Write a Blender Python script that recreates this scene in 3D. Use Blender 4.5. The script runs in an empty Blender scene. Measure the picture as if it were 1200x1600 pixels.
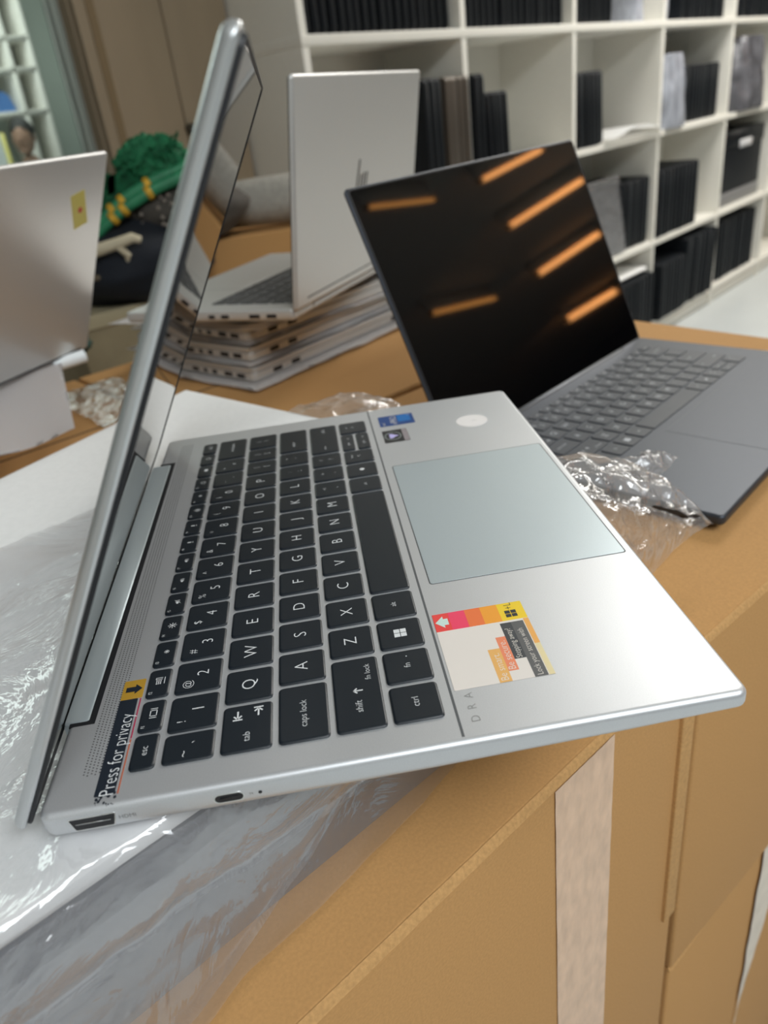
import bpy, bmesh, math, random
from mathutils import Matrix, Vector, noise

random.seed(4)
S = bpy.context.scene
C = bpy.context.collection
PI = math.pi
FL = 0.899                      # height of the open laptop's deck above the floor (m)
MM = 0.001


def P(x, y, z):                 # millimetres in the deck's frame -> metres in the world
    return Vector((x * MM, y * MM, z * MM + FL))


# ---------------------------------------------------------------- camera
R = [[-0.12054652627974605, -0.9858590351944749, -0.11640660516346135],
     [-0.4592345794203696, 0.15934095628188893, -0.8739073524776819],
     [0.8800977991478329, -0.05188855726818975, -0.4719485581688261]]
cd = bpy.data.cameras.new('camera')
cam = bpy.data.objects.new('camera', cd)
C.objects.link(cam)
m = Matrix.Identity(4)
for i in range(3):
    m[i][0] = R[0][i]
    m[i][1] = -R[1][i]
    m[i][2] = -R[2][i]
m.translation = P(-165.137, 115.834, 171.625)
cam.matrix_world = m
cd.sensor_fit = 'VERTICAL'
cd.sensor_height = 36
cd.sensor_width = 27
cd.lens = 1170 / 1600 * 36
cd.clip_start = 0.01
cd.clip_end = 60
cd.dof.use_dof = True
cd.dof.focus_distance = 0.285
cd.dof.aperture_fstop = 11.0
S.camera = cam

# ---------------------------------------------------------------- exposure, world, lights
S.view_settings.view_transform = 'Standard'
S.view_settings.look = 'None'
S.view_settings.gamma = 1
S.view_settings.use_curve_mapping = False
S.view_settings.exposure = 0.2
w = bpy.data.worlds.new('world')
S.world = w
w.use_nodes = True
w.node_tree.nodes['Background'].inputs[0].default_value = (0.80, 0.9, 1, 1)
w.node_tree.nodes['Background'].inputs[1].default_value = 0.3

TH = math.radians(-49.4)        # direction of the shelving and the back wall
E1 = Vector((math.cos(TH), math.sin(TH), 0))
E2 = Vector((-math.sin(TH), math.cos(TH), 0))
P0 = Vector((1.839, 0.034, 0))


def W(t, y, z):                 # point in the shelving's frame (metres), z above the floor
    v = P0 + E1 * t + E2 * y
    return Vector((v.x, v.y, z))


def area(loc, rot, sx, sy, power, col):  # unseen area light, added at ceiling height to brighten part of the scene
    l = bpy.data.lights.new('added_ceiling_light', 'AREA')
    l.shape = 'RECTANGLE'
    l.size, l.size_y = sx, sy
    l.energy = power
    l.color = col
    o = bpy.data.objects.new('added_ceiling_light', l)
    C.objects.link(o)
    o.location = loc
    o.rotation_euler = rot
    return o


CEIL = 2.75
area(W(1.75, -0.7, CEIL - 0.03), (0, 0, TH), 1.4, 0.9, 50, (1, .98, .94))
area(W(-1.6, -3.0, CEIL - 0.03), (0, 0, TH), 2.0, 1.2, 62, (.92, .97, 1))
area(W(4.5, -1.5, CEIL - 0.03), (0, 0, TH), 2.4, 1.2, 62, (1, .95, .86))
area(W(-0.5, 2.6, CEIL - 0.03), (0, 0, TH), 3.0, 1.2, 42, (.96, 1, .98))
area(W(1.0, 4.6, CEIL - 0.03), (0, 0, TH), 3.0, 1.2, 42, (.96, 1, .98))


# ---------------------------------------------------------------- materials
def mat(name, col, rough=0.5, metal=0.0, bump=0.0, scale=100.0, var=0.0, spec=0.5, coat=0.0, emit=None, es=1.0,
        stretch=None, detail=4.0):
    mt = bpy.data.materials.new(name)
    mt.use_nodes = True
    nt = mt.node_tree
    b = nt.nodes['Principled BSDF']
    b.inputs['Base Color'].default_value = (*col, 1)
    b.inputs['Roughness'].default_value = rough
    b.inputs['Metallic'].default_value = metal
    b.inputs['Specular IOR Level'].default_value = spec
    b.inputs['Coat Weight'].default_value = coat
    b.inputs['Coat Roughness'].default_value = 0.08
    if emit:
        b.inputs['Emission Color'].default_value = (*emit, 1)
        b.inputs['Emission Strength'].default_value = es
    if bump or var:
        tc = nt.nodes.new('ShaderNodeTexCoord')
        mp = nt.nodes.new('ShaderNodeMapping')
        nt.links.new(tc.outputs['Object'], mp.inputs[0])
        if stretch:
            mp.inputs['Scale'].default_value = stretch
        nz = nt.nodes.new('ShaderNodeTexNoise')
        nz.inputs['Scale'].default_value = scale
        nz.inputs['Detail'].default_value = detail
        nt.links.new(mp.outputs[0], nz.inputs['Vector'])
        if bump:
            bp = nt.nodes.new('ShaderNodeBump')
            bp.inputs['Strength'].default_value = 1.0
            bp.inputs['Distance'].default_value = bump
            nt.links.new(nz.outputs[0], bp.inputs['Height'])
            nt.links.new(bp.outputs[0], b.inputs['Normal'])
        if var:
            rp = nt.nodes.new('ShaderNodeMapRange')
            rp.inputs['From Min'].default_value = 0.3
            rp.inputs['From Max'].default_value = 0.7
            rp.inputs['To Min'].default_value = 1 - var
            rp.inputs['To Max'].default_value = 1 + var
            nt.links.new(nz.outputs[0], rp.inputs[0])
            mx = nt.nodes.new('ShaderNodeVectorMath')
            mx.operation = 'SCALE'
            mx.inputs[0].default_value = col
            nt.links.new(rp.outputs[0], mx.inputs['Scale'])
            nt.links.new(mx.outputs[0], b.inputs['Base Color'])
    return mt


def bag_mat(name, tint, haze, gloss_rough=0.08, scale=30.0, bump=0.004, stretch=(1, 1, 1), ior=1.3):
    """thin clear plastic film: mostly see-through, a milky haze and sharp wrinkled highlights"""
    mt = bpy.data.materials.new(name)
    mt.use_nodes = True
    nt = mt.node_tree
    nt.nodes.clear()
    N = nt.nodes.new
    out = N('ShaderNodeOutputMaterial')
    tr = N('ShaderNodeBsdfTransparent')
    tr.inputs[0].default_value = (*tint, 1)
    df = N('ShaderNodeBsdfDiffuse')
    df.inputs[0].default_value = (.93, .94, .96, 1)
    tl = N('ShaderNodeBsdfTranslucent')
    tl.inputs[0].default_value = (.93, .94, .96, 1)
    dm = N('ShaderNodeMixShader')
    dm.inputs[0].default_value = 0.4
    gl = N('ShaderNodeBsdfGlossy')
    gl.inputs['Roughness'].default_value = gloss_rough
    lw = N('ShaderNodeLayerWeight')
    lw.inputs['Blend'].default_value = 0.5
    pw = N('ShaderNodeMath')
    pw.operation = 'POWER'
    pw.inputs[1].default_value = 3.0
    ma = N('ShaderNodeMath')
    ma.operation = 'MULTIPLY_ADD'
    ma.inputs[1].default_value = .55
    ma.inputs[2].default_value = (ior - 1) * .25
    tc = N('ShaderNodeTexCoord')
    mp = N('ShaderNodeMapping')
    mp.inputs['Scale'].default_value = stretch
    nz = N('ShaderNodeTexNoise')
    nz.inputs['Scale'].default_value = scale
    nz.inputs['Detail'].default_value = 5
    nz.inputs['Distortion'].default_value = 1.2
    bp = N('ShaderNodeBump')
    bp.inputs['Distance'].default_value = bump
    m1 = N('ShaderNodeMixShader')
    m1.inputs[0].default_value = haze
    m2 = N('ShaderNodeMixShader')
    L = nt.links.new
    L(tc.outputs['Object'], mp.inputs[0])
    L(mp.outputs[0], nz.inputs['Vector'])
    sb = N('ShaderNodeMath')
    sb.operation = 'SUBTRACT'
    sb.inputs[1].default_value = .5
    ab = N('ShaderNodeMath')
    ab.operation = 'ABSOLUTE'
    L(nz.outputs[0], sb.inputs[0])
    L(sb.outputs[0], ab.inputs[0])
    L(ab.outputs[0], bp.inputs['Height'])
    L(bp.outputs[0], gl.inputs['Normal'])
    L(bp.outputs[0], lw.inputs['Normal'])
    L(df.outputs[0], dm.inputs[1])
    L(tl.outputs[0], dm.inputs[2])
    L(tr.outputs[0], m1.inputs[1])
    L(dm.outputs[0], m1.inputs[2])
    L(lw.outputs['Facing'], pw.inputs[0])
    L(pw.outputs[0], ma.inputs[0])
    L(ma.outputs[0], m2.inputs[0])
    L(m1.outputs[0], m2.inputs[1])
    L(gl.outputs[0], m2.inputs[2])
    L(m2.outputs[0], out.inputs[0])
    return mt


silver = mat('brushed_silver', (.69, .705, .725), .43, .66, bump=.00002, scale=2600, var=.035, detail=2)
silver_edge = mat('silver_edge', (.66, .68, .69), .32, .75, bump=.00001, scale=1500)
touch_m = mat('touchpad_silver', (.55, .62, .65), .33, .45, bump=.00001, scale=2500, var=.02)
hinge_m = mat('hinge_silver', (.62, .70, .73), .38, .55, bump=.00002, scale=2500)
keycap = mat('keycap_navy', (.012, .017, .023), .36, 0, bump=.00001, scale=2500, spec=.55)
legend_m = mat('legend_white', (.75, .77, .78), .5)
dark_deck = mat('slate_metal', (.055, .062, .076), .42, .5, bump=.00002, scale=2000, var=.03)
dark_key = mat('slate_keycap', (.040, .046, .056), .5)
dark_well = mat('slate_well', (.02, .022, .026), .6)
black_rub = mat('black_gasket', (.012, .013, .016), .5)
glass_blk = mat('screen_glass', (.004, .004, .005), .02, 0, spec=.5)
glass_drk = mat('screen_glass_coated', (.002, .002, .0025), .035, 0, spec=.45)
black_port = mat('port_black', (.01, .01, .012), .4)
chrome = mat('chrome', (.8, .8, .78), .15, 1)
white_lid = mat('pale_silver', (.64, .635, .62), .38, .5, bump=.00002, scale=1500, var=.02)
grey_key = mat('charcoal_keys', (.05, .052, .055), .5)
card = mat('cardboard', (.52, .285, .108), .82, 0, bump=.00004, scale=700, var=.07, spec=.25)
card_top = card
card_edge = mat('cardboard_edge', (.54, .31, .125), .85, 0, bump=.0002, scale=600, var=.12, spec=.2)
tape_m = mat('paper_tape', (.72, .49, .33), .35, 0, bump=.0005, scale=150, var=.12, stretch=(1, 1, .45), spec=.5)
gap_m = mat('gap_dark', (.03, .022, .018), .9)
foam = mat('white_foam', (.90, .90, .89), .6, 0, bump=.0002, scale=260, var=.02)
foam_grey = mat('foam_sheet', (.84, .83, .83), .7, 0, bump=.0004, scale=160, var=.05)
pouch = mat('pouch_grey', (.17, .175, .195), .5, 0, bump=.0006, scale=60, var=.06)
paper = mat('white_paper', (.74, .74, .76), .7, 0, bump=.0003, scale=70)
clear_bag = bag_mat('clear_bag', (.97, .97, .98), .05, .10, 34, .001)
grey_bag = bag_mat('grey_bag', (.97, .97, .98), .15, .09, 16, .006, ior=1.5)
top_bag = clear_bag
crisp_bag = bag_mat('crisp_bag', (.96, .96, .97), .20, .09, 26, .006, ior=1.6)
shelf_m = mat('shelf_white', (.82, .80, .73), .5, 0, bump=.0001, scale=120, var=.02)
lap_black = mat('laptop_black', (.006, .008, .011), .5, 0, spec=.2, var=.1, scale=30)
lap_edge = mat('laptop_spine', (.05, .06, .062), .4, 0)
lap_brown = mat('laptop_bronze', (.13, .11, .09), .4, .4)
wall_m = mat('wall_paint', (.80, .80, .76), .8, 0, var=.02, scale=3)
green_wall = mat('pale_green_paint', (.50, .56, .50), .7, 0, var=.03, scale=3)
floor_m = mat('grey_floor', (.54, .57, .57), .35, 0, var=.05, scale=2.5)
ceil_m = mat('ceiling_paint', (.62, .60, .55), .9)
brown_wood = mat('brown_board', (.37, .29, .195), .55, 0, var=.10, scale=2.0, stretch=(3, 3, .6))
brown_dark = mat('brown_board_dark', (.24, .17, .09), .55, 0, var=.08, scale=2.0)


# ---------------------------------------------------------------- mesh builder
class MB:
    def __init__(s):
        s.bm = bmesh.new()

    def loops(s, ls, cap0=True, cap1=True):
        vs = [[s.bm.verts.new(p) for p in l] for l in ls]
        n = len(ls[0])
        for a, b in zip(vs, vs[1:]):
            for i in range(n):
                j = (i + 1) % n
                s.bm.faces.new((a[i], a[j], b[j], b[i])).smooth = True
        if cap0:
            s.bm.faces.new(vs[0][::-1])
        if cap1:
            s.bm.faces.new(vs[-1])
        return s

    def slab(s, x0, y0, x1, y1, z0, z1, r=.002, bt=.0005, bb=None, cs=6, bs=3, M=None):
        if bb is None:
            bb = bt
        ls = []

        def ring(ins, z):
            rr = max(r - ins, 1e-5)
            o = []
            for cx, cy, a0 in ((x1 - ins - rr, y1 - ins - rr, 0), (x0 + ins + rr, y1 - ins - rr, 90),
                               (x0 + ins + rr, y0 + ins + rr, 180), (x1 - ins - rr, y0 + ins + rr, 270)):
                for k in range(cs + 1):
                    a = math.radians(a0 + 90 * k / cs)
                    v = Vector((cx + rr * math.cos(a), cy + rr * math.sin(a), z))
                    o.append(M @ v if M else v)
            return o
        for k in range(bs + 1):
            a = PI / 2 * k / bs
            ls.append(ring(bb * (1 - math.sin(a)), z0 + bb * (1 - math.cos(a))))
        for k in range(bs + 1):
            a = PI / 2 * k / bs
            ls.append(ring(bt * (1 - math.cos(a)), z1 - bt * (1 - math.sin(a))))
        return s.loops(ls)

    def box(s, x0, y0, z0, x1, y1, z1, M=None):
        ls = []
        for z in (z0, z1):
            l = [Vector(p) for p in ((x0, y0, z), (x1, y0, z), (x1, y1, z), (x0, y1, z))]
            ls.append([M @ p for p in l] if M else l)
        return s.loops(ls)

    def poly(s, pts, M=None):
        v = [s.bm.verts.new((M @ Vector(p)) if M else Vector(p)) for p in pts]
        s.bm.faces.new(v)
        return s

    def prism(s, pts, z0, z1, M=None):
        ls = [[(M @ Vector((*p, z))) if M else Vector((*p, z)) for p in pts] for z in (z0, z1)]
        return s.loops(ls)

    def tube(s, pts, rad, n=10):
        pts = [Vector(p) for p in pts]
        if not isinstance(rad, (list, tuple)):
            rad = [rad] * len(pts)
        ls = []
        up = Vector((0.01, 0.02, 1)).normalized()
        for i, p in enumerate(pts):
            d = (pts[min(i + 1, len(pts) - 1)] - pts[max(i - 1, 0)]).normalized()
            a = d.cross(up)
            if a.length < .1:
                a = d.cross(Vector((1, 0, 0)))
            a.normalize()
            b = a.cross(d)
            ls.append([p + (a * math.cos(2 * PI * k / n) + b * math.sin(2 * PI * k / n)) * rad[i] for k in range(n)])
        return s.loops(ls)

    def ball(s, c, r, sc=(1, 1, 1), M=None, u=16, v=10):
        mm = Matrix.Translation(c) @ Matrix.Diagonal((*[k * r for k in sc], 1))
        r_ = bmesh.ops.create_uvsphere(s.bm, u_segments=u, v_segments=v, radius=1, matrix=(M @ mm) if M else mm)
        for q in r_['verts']:
            for f in q.link_faces:
                f.smooth = True
        return s

    def grid(s, f, nu, nv):
        vs = [[s.bm.verts.new(f(i / (nu - 1), j / (nv - 1))) for j in range(nv)] for i in range(nu)]
        for i in range(nu - 1):
            for j in range(nv - 1):
                s.bm.faces.new((vs[i][j], vs[i + 1][j], vs[i + 1][j + 1], vs[i][j + 1])).smooth = True
        return s

    def text(s, txt, size, x, y, z, M=None, ax='CENTER', ay='CENTER', sx=1.0):
        vs, fs = text_geo(txt, size, ax, ay)
        vv = []
        for v in vs:
            q = Vector((x + v[0] * sx, y + v[1], z))
            vv.append(s.bm.verts.new(M @ q if M else q))
        for f in fs:
            try:
                s.bm.faces.new([vv[i] for i in f])
            except ValueError:
                pass
        return s

    def done(s, name, m, parent=None, smooth=35, fix=True):
        bm = s.bm
        if fix:
            bmesh.ops.recalc_face_normals(bm, faces=bm.faces)
        th = math.radians(smooth)
        if smooth <= 0:
            for f in bm.faces:
                f.smooth = False
        for e in bm.edges:
            if len(e.link_faces) == 2 and e.calc_face_angle(0) > th:
                e.smooth = False
        me = bpy.data.meshes.new(name)
        bm.to_mesh(me)
        bm.free()
        if isinstance(m, (list, tuple)):
            for k in m:
                me.materials.append(k)
        else:
            me.materials.append(m)
        o = bpy.data.objects.new(name, me)
        C.objects.link(o)
        if parent:
            o.parent = parent
        return o


_tc = {}


def text_geo(txt, size, ax, ay):
    k = (txt, ax, ay)
    if k not in _tc:
        cu = bpy.data.curves.new('t', 'FONT')
        cu.body = txt
        cu.size = 1
        cu.align_x = ax
        cu.align_y = ay
        cu.resolution_u = 3
        cu.offset = -.012 if size < .0075 else 0
        o = bpy.data.objects.new('t', cu)
        C.objects.link(o)
        dg = bpy.context.evaluated_depsgraph_get()
        me = o.evaluated_get(dg).to_mesh()
        _tc[k] = ([tuple(v.co) for v in me.vertices], [tuple(p.vertices) for p in me.polygons])
        o.evaluated_get(dg).to_mesh_clear()
        bpy.data.objects.remove(o)
        bpy.data.curves.remove(cu)
    vs, fs = _tc[k]
    return [(v[0] * size, v[1] * size) for v in vs], fs


def thing(name, label, cat, loc=(0, 0, 0), rot=0.0, group=None):
    o = bpy.data.objects.new(name, None)
    o.empty_display_size = .05
    C.objects.link(o)
    o.location = loc
    o.rotation_euler = (0, 0, rot)
    return tag(o, label, cat, group)


def tag(o, label, cat, group=None):
    o['label'] = label
    o['category'] = cat
    if group:
        o['group'] = group
    return o


def struct(o):
    o['kind'] = 'structure'
    return o


# ---------------------------------------------------------------- the room
def wbox(name, t0, y0, z0, t1, y1, z1, m):
    b = MB().box(t0, y0, z0, t1, y1, z1)
    o = b.done(name, m)
    o.location = P0
    o.rotation_euler = (0, 0, TH)
    return struct(o)


T0, T1, Y0, Y1 = -4.2, 13.5, -11.5, 6.1
wbox('floor', T0, Y0, -.1, T1, Y1, 0, floor_m)
wbox('ceiling', T0, Y0, CEIL, T1, Y1, CEIL + .1, ceil_m)
WY = .30
wbox('wall_back', -.412, WY, 0, T1, WY + .025, CEIL, wall_m)
wbox('wall_back_below_window', T0, WY, 0, -.415, WY + .12, .62, wall_m).name = 'wall_sill'
wbox('wall_above_window', T0, WY, 2.3, -.415, WY + .12, CEIL, wall_m).name = 'wall_lintel'
wbox('wall_left', T0 - .1, Y0, 0, T0, Y1, CEIL, wall_m)
wbox('wall_right', T1, Y0, 0, T1 + .1, WY, CEIL, brown_dark)
wbox('wall_front', T0, Y0 - .1, 0, T1, Y0, CEIL, brown_dark)
wbox('wall_far', T0, Y1, 0, T1, Y1 + .1, CEIL, green_wall)
# window; the room modelled behind it stands in for its reflection
wf = MB()
for a, b_ in ((T0, T0 + .05), (-1.9, -1.86), (-.425, -.413)):
    wf.box(a, WY, .62, b_, WY + .03, 2.3)
wf.box(T0, WY, .62, -.415, WY + .06, .66)
wf.box(T0, WY, 2.26, -.415, WY + .06, 2.3)
win = wf.done('window_1', green_wall)
win.location = P0
win.rotation_euler = (0, 0, TH)
struct(win)
gm = bpy.data.materials.new('window_glass')
gm.use_nodes = True
nt = gm.node_tree
nt.nodes.clear()
o_ = nt.nodes.new('ShaderNodeOutputMaterial')
t_ = nt.nodes.new('ShaderNodeBsdfTransparent')
t_.inputs[0].default_value = (.90, .95, .93, 1)
g_ = nt.nodes.new('ShaderNodeBsdfGlossy')
g_.inputs['Roughness'].default_value = .02
f_ = nt.nodes.new('ShaderNodeFresnel')
x_ = nt.nodes.new('ShaderNodeMixShader')
nt.links.new(f_.outputs[0], x_.inputs[0])
nt.links.new(t_.outputs[0], x_.inputs[1])
nt.links.new(g_.outputs[0], x_.inputs[2])
nt.links.new(x_.outputs[0], o_.inputs[0])
MB().box(T0 + .05, WY + .027, .66, -.43, WY + .033, 2.26).done('pane', gm, win)

# ---------------------------------------------------------------- shelving unit
cols = [0, .596, 1.19, 1.85, 2.545, 3.20, 3.86, 4.5]
rows = [.085, .440, .862, 1.236, 1.63]         # undersides+tops of the boards (z of board top)
SD = .298
shelf = thing('shelving_unit', 'long white open shelving unit along the back wall, packed with laptops', 'shelf',
              (P0.x, P0.y, 0), TH)
for i, z in enumerate(rows):
    MB().slab(-.012, .0, cols[-1], SD, z - .022, z, .001, .001).done('shelf_board', shelf_m, shelf)
for i, t in enumerate(cols):
    MB().slab(t - .011, .002, t + .011, SD, 0, 1.95, .001, .001).done('side_panel' if i == 0 else 'divider', shelf_m, shelf)
MB().box(0, .012, 0, cols[-1], .03, .07).done('plinth', shelf_m, shelf)
MB().box(0, SD - .008, .08, cols[-1], SD, 1.95).done('back_panel', shelf_m, shelf)


# ---------------------------------------------------------------- laptops stored on the shelves
def stored(height, depth, thick, mat_):
    b = MB().slab(-height / 2, 0, height / 2, depth, -thick / 2, thick / 2, .012, thick * .25,
                  M=Matrix.Translation((thick / 2, 0, height / 2)) @ Matrix.Rotation(PI / 2, 4, 'Y'), cs=3, bs=2)
    return b


stored_cache = {}


def put_stored(t, y, z, h, d, th, mt, lean, label, group, name='closed_laptop'):
    k = (h, d, th, mt.name)
    if k not in stored_cache:
        o = stored(h, d, th, mt).done(name, mt)
        # split line between lid and base, as a part of its own
        s = MB().box(th * .60, -.0006, .01, th * .66, .0, h - .01).done('lid_seam', lap_edge if mt is lap_black else lap_black, o)
        stored_cache[k] = (o, s, True)
    o, s, fresh = stored_cache[k]
    if fresh:
        stored_cache[k] = (o, s, False)
    else:
        o2 = o.copy()
        C.objects.link(o2)
        s2 = s.copy()
        C.objects.link(s2)
        s2.parent = o2
        o = o2
    o.location = W(t, y, z + max(0, lean) * th)
    o.rotation_euler = (0, lean, TH)
    return tag(o, label, 'laptop', group)


def row(t0, t1, z, h, y, label, group, th=.021, mt=lap_black, lean=0.0, d=.235, gap=.0045):
    t = t0
    while t + th <= t1 + .001:
        put_stored(t, y + random.uniform(-.004, .004), z + .0005, h, d, th, mt, lean, label, group)
        t += th + gap


row(.02, .575, rows[3], .235, .02, 'black laptop standing on edge in the leftmost bay above the top shelf board',
    'laptops in the leftmost top bay', gap=.008)
row(.625, 1.17, rows[3], .24, .03, 'black laptop standing on edge in the second bay above the top shelf board',
    'laptops in the second top bay', th=.024, gap=.008)
row(1.21, 1.50, rows[3], .25, .03, 'black laptop standing on edge in the third bay above the top shelf board',
    'laptops in the third top bay', th=.024, gap=.008)
row(2.05, 2.52, rows[3], .25, .03, 'black laptop standing on edge in the fourth bay above the top shelf board',
    'laptops in the fourth top bay', th=.024, gap=.008)
row(2.57, 3.18, rows[3], .25, .03, 'black laptop standing on edge in the fifth bay above the top shelf board',
    'laptops in the fifth top bay', th=.024, gap=.01)
# the tall stack behind the silver lid: black one first, then bronze spines, then a lower group
row(.385, .385 + .075, rows[2], .262, -.02, 'tall black laptop at the left end of the standing stack behind the silver lid',
    'tall black laptops behind the silver lid', th=.022, gap=.003, lean=0)
row(.470, .590, rows[2], .262, -.02, 'bronze-edged laptop standing in the tall stack behind the silver lid',
    'bronze-edged laptops behind the silver lid', th=.018, mt=lap_brown, gap=.004)
row(.612, .655, rows[2], .262, -.02, 'dark laptop at the right end of the tall stack behind the silver lid',
    'dark laptops ending the tall stack', th=.018, gap=.004)
row(.674, .775, rows[2], .212, -.02, 'short dark laptop beside the tall stack, above the dark laptop screen',
    'short dark laptops above the dark screen', th=.016, gap=.004, lean=-.05)
row(1.222, 1.40, rows[2], .235, .0, 'black laptop standing alone at the left of the otherwise empty cream bay',
    'black laptops in the cream bay', th=.024, gap=.001, lean=-.06)
row(2.10, 2.52, rows[2], .215, .04, 'black laptop behind the bagged bundle in the middle shelf bay',
    'black laptops beside the bagged bundle', th=.024, gap=.006)
row(1.60, 1.83, rows[1], .26, .02, 'dark laptop right of the sleeved grey one, middle row of the shelving',
    'dark laptops in the middle row', th=.022, gap=.003, lean=.03)
row(1.885, 2.29, rows[1], .268, .0, 'black laptop in the upright row on the right, second board from the floor',
    'upright black laptops, second board from floor', th=.024, gap=.012)
row(1.215, 1.832, rows[0], .235, -.03, 'black laptop in the long bottom row just right of the dark laptop screen',
    'bottom row right of the dark screen', th=.026, gap=.010)
row(1.885, 2.14, rows[0], .245, -.03, 'black laptop in the bottom row, in the group with shiny tops',
    'bottom row group with shiny tops', th=.024, gap=.008)
row(2.15, 2.50, rows[0], .30, -.02, 'tall black laptop in the bottom row, group leaning behind the yellow mark',
    'tall bottom row laptops', th=.024, gap=.010, lean=.06)
row(2.60, 3.15, rows[0], .29, .02, 'black laptop in the rightmost bottom bay of the shelving',
    'rightmost bottom bay laptops', th=.026, gap=.012)


def sleeve_bundle(t, y, z, wd, h, d, label, tilt=0.0, m=None):
    def f(u, v):
        a = 2 * PI * u
        pinch = 1 - .35 * v ** 3
        x = wd / 2 * math.copysign(abs(math.cos(a)) ** .6, math.cos(a)) * pinch
        yy = d / 2 * math.copysign(abs(math.sin(a)) ** .6, math.sin(a)) * (1 - .2 * v ** 3)
        n_ = noise.noise(Vector((math.cos(a) * 2 + t * 9, math.sin(a) * 2, v * 3)))
        return Vector((x * (1 + .12 * n_), yy * (1 + .12 * n_), v * h + (.01 * n_ if v > .9 else 0)))
    b = MB().grid(f, 49, 14)
    bmesh.ops.remove_doubles(b.bm, verts=b.bm.verts, dist=1e-5)
    top = [e for e in b.bm.edges if e.is_boundary and e.verts[0].co.z > h * .7]
    bmesh.ops.holes_fill(b.bm, edges=top)
    o = b.done('plastic_wrapped_bundle', m or sleeve_m, smooth=60)
    o.location = W(t, y, z)
    o.rotation_euler = (0, tilt, TH)
    return tag(o, label, 'wrapped bundle')


sleeve_m = mat('milky_sleeve', (.36, .38, .43), .22, 0, bump=.01, scale=16, var=.3, stretch=(2, 2, .6))
sleeve_d = mat('dark_sleeve', (.13, .13, .145), .2, 0, bump=.012, scale=14, var=.5)
sleeve_bundle(1.975, .075, rows[2], .21, .262, .20, 'milky plastic wrapped bundle standing left of a black laptop on the shelf')
sleeve_bundle(1.70, .145, rows[3], .12, .25, .24, 'left pale plastic wrapped bundle above the top shelf board')
sleeve_bundle(1.90, .145, rows[3], .12, .25, .24, 'right pale plastic wrapped bundle above the top shelf board')
sleeve_bundle(2.82, .09, rows[2], .42, .30, .22, 'dark laptop bundle in crinkled clear plastic at the right edge', m=sleeve_d)
# sleeved laptop facing out
sl = thing('sleeved_laptop', 'grey laptop in a clear sleeve facing out beside the dark screen corner', 'laptop', W(1.27, .03, rows[1] + .001), TH)
Mx = Matrix.Rotation(math.radians(82), 4, 'X')
MB().slab(0, 0, .33, .275, 0, .022, .01, .004, M=Mx).done('body', mat('sleeved_grey', (.13, .135, .14), .35, .3, var=.3, scale=9), sl)
MB().slab(-.01, -.0, .34, .29, -.002, .026, .01, .004, M=Mx).done('clear_sleeve', crisp_bag, sl)
# black box with pale label
bx = thing('black_carton', 'black carton with a small white label on the right shelf', 'box', W(2.64, .04, rows[1] + .062), TH)
MB().slab(0, 0, .52, .24, 0, .26, .004, .003).done('body', lap_black, bx)
MB().box(-.004, -.004, .20, .524, .244, .275).done('carton_lid', lap_black, bx)
MB().box(.20, -.006, .19, .36, -.0035, .225).done('paper_label', paper, bx)
tr = MB().slab(2.63, .03, 3.15, .27, rows[1], rows[1] + .06, .01, .01).done('grey_tray', mat('tray_grey', (.2, .2, .2), .4))
tr.location = P0
tr.rotation_euler = (0, 0, TH)
tag(tr, 'grey tray under the black carton on the right shelf', 'tray')
# curled sheets lying on boards
for (t0, t1, z, lb) in ((1.40, 1.86, rows[2], 'curled white foam sheet on the board of the cream bay'),):
    def f(u, v, t0=t0, t1=t1, z=z):
        return Vector((t0 + (t1 - t0) * u, -.03 + .25 * v, .004 + .028 * math.sin(u * PI) ** 2 * (1 - v * .4)))
    b = MB().grid(f, 20, 6)
    bmesh.ops.solidify(b.bm, geom=b.bm.faces[:], thickness=.008)
    o = b.done('foam_sheet', foam)
    o.location = (P0.x, P0.y, z + .009)
    o.rotation_euler = (0, 0, TH)
    tag(o, lb, 'foam sheet')
o = MB().slab(1.23, .0, 1.80, .24, 0, .012, .01, .004).done('foam_sheet', foam)
o.location = (P0.x, P0.y, rows[0] + .247)
o.rotation_euler = (0, 0, TH)
tag(o, 'white foam sheet lying on the laptops of the bottom row', 'foam sheet')

# ---------------------------------------------------------------- cupboard beside the shelving
cb = thing('cupboard', 'tall brown cupboard with two doors beside the white shelving', 'cupboard', W(-.413, .262, 0), TH)
MB().slab(0, 0, .398, .036, 0, 2.1, .002, .002).done('body', brown_wood, cb)
MB().slab(.004, -.02, .213, -.001, .03, 2.08, .002, .003).done('door', brown_wood, cb)
dr = MB().slab(.217, -.02, .394, -.001, .03, 2.08, .002, .003).done('door', brown_wood, cb)
MB().slab(.03, -.0225, .05, -.0205, .03, 2.08, .001, .001).done('door_moulding', brown_dark, cb)
lk = MB().tube([(.222, -.02, 1.08), (.222, -.034, 1.08)], .012, 14)
lk.done('lock', mat('lock_dark', (.1, .09, .07), .4, .6), dr)

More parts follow.
